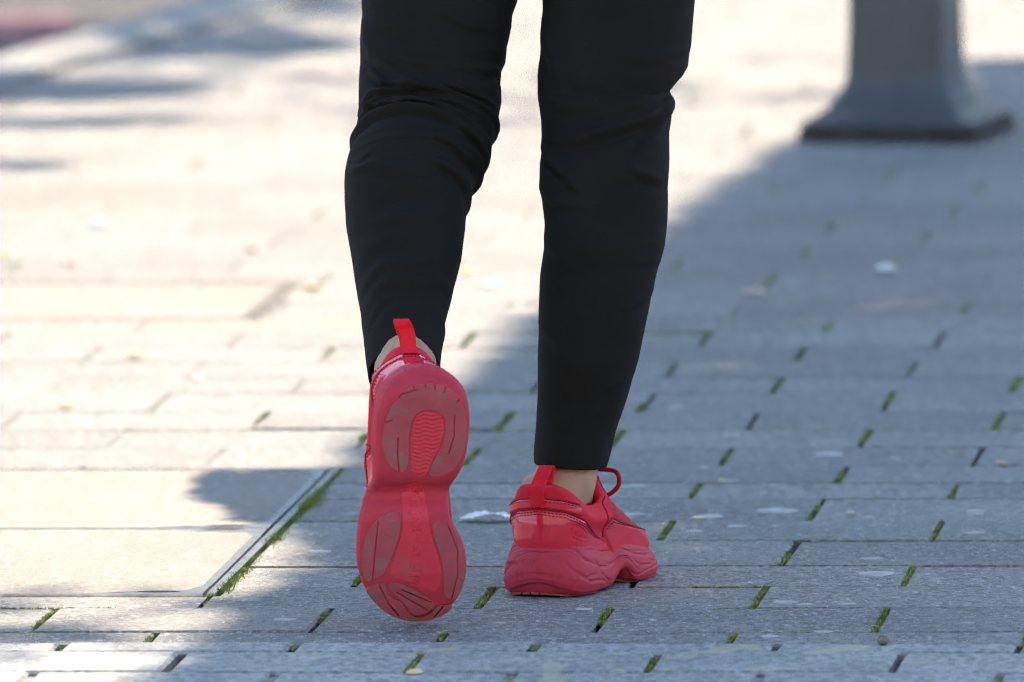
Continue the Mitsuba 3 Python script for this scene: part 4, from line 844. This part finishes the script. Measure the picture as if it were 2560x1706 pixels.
    put('lettering', lm, 'arch_red', shoe, 20)
    return shoe
def frame(origin, xdir, ydir):
    y = np.asarray(ydir, float); y /= np.linalg.norm(y); x = np.asarray(xdir, float); x -= y * (x @ y); x /= np.linalg.norm(x); M = np.eye(4); M[:3, 0], M[:3, 1], M[:3, 2], M[:3, 3] = x, y, np.cross(x, y), origin; return M
yaw = math.radians(20)
hr = ground(1340, 1496) + np.array([0, 0, .0008])
RS = frame(hr, [math.cos(yaw), -math.sin(yaw), 0], [math.sin(yaw), math.cos(yaw), 0])
sneaker(RS, False, [(0, .0095, .098), (0, .0078, .107), (0, .0066, .116), (.0015, .0115, .126), (.003, .0195, .134), (.004, .027, .140), (.004, .032, .140), (.003, .032, .132), (.001, .028, .116)], 'red sneaker standing flat on the paving, toe turned right', .82)
toe = at(1037, 1553, 13.635); heel_dir = at(1060, 908, 13.590) - toe
yd = -heel_dir / np.linalg.norm(heel_dir)
zd = np.array([-.15, .97, .16]); xd = np.cross(yd, zd); 
LS = frame([0, 0, 0], xd, yd)
hl = toe - LS[:3, 1] * (SL - .005) - LS[:3, 2] * .004
LS[:3, 3] = hl
sneaker(LS, True, [(0, .0095, .100), (0, .0040, .112), (.0005, -.006, .118), (.003, -.014, .120), (.007, -.021, .120), (.008, -.0225, .1235), (.006, -.016, .1255), (.001, -.003, .125), (0, .010, .118), (0, .017, .108)], 'red sneaker raised on its toe with the dusty sole turned to the viewer', .55)
# ------------------------------------------------------------------ the body inside the clothes: hips, legs, feet
import manifold3d as m3
def local(M, p): return M[:3, :3] @ np.asarray(p, float) + M[:3, 3]
def ball(c, r):
    s = trimesh.creation.icosphere(2, r); s.apply_translation(c); return s
def bone(a, ra, b, rb):
    pts = np.vstack([ball(a, ra).vertices, ball(b, rb).vertices]); return m3.Manifold.hull_points(pts)
bones = []
hipL, hipR = (at(1105, -520, 14.17), at(1560, -520, 14.16)); wst = at(1340, -1150, 14.17); pel = at(1340, -700, 14.17)
bones += [bone(pel + [-.07, 0, 0], .09, pel + [.07, 0, 0], .09), bone(pel, .09, wst, .085), bone(hipL, .07, pel + [-.07, 0, 0], .08), bone(hipR, .07, pel + [.07, 0, 0], .08)]
for M, sx, knee, hip, hemc in ((LS, -1, at(1050, 360, 14.055), hipL, at(1012, 880, 13.815)), (RS, 1, at(1515, 330, 14.06), hipR, at(1430, 1105, 13.950))):
    ank, heel, ball_, calf = local(M, (0, .064, .150)), local(M, (0, .036, .078)), local(M, (.004 * sx, .19, .066)), None
    shin = local(M, (.010 * sx if sx > 0 else 0, .070, .118)); ank2 = hemc; calf = knee * .62 + ank2 * .38
    up_ = (knee - ank) / np.linalg.norm(knee - ank)
    back = -np.array(M[:3, 1]); 
    bones += [bone(hip, .055, knee, .038), bone(knee, .038, calf, .036), bone(calf, .036, ank2, .034), bone(ank2, .034, shin, .0335), bone(shin, .0325, heel, .026), bone(ank2 + back * .016, .013, heel + back * .004, .017),
              bone(shin, .029, local(M, (0, .13, .092)), .022), bone(local(M, (0, .13, .092)), .022, ball_, .018), bone(local(M, (.026 * sx, .064, .108)), .012, shin, .024), bone(local(M, (-.027 * sx, .072, .114)), .013, shin, .024)]
body = m3.Manifold.batch_boolean(bones, m3.OpType.Add).refine_to_length(.008)
bm = body.to_mesh(); bm = trimesh.Trimesh(bm.vert_properties[:, :3], bm.tri_verts); trimesh.smoothing.filter_taubin(bm, iterations=12)
add('body', bm, 'skin', pk, smooth=True)
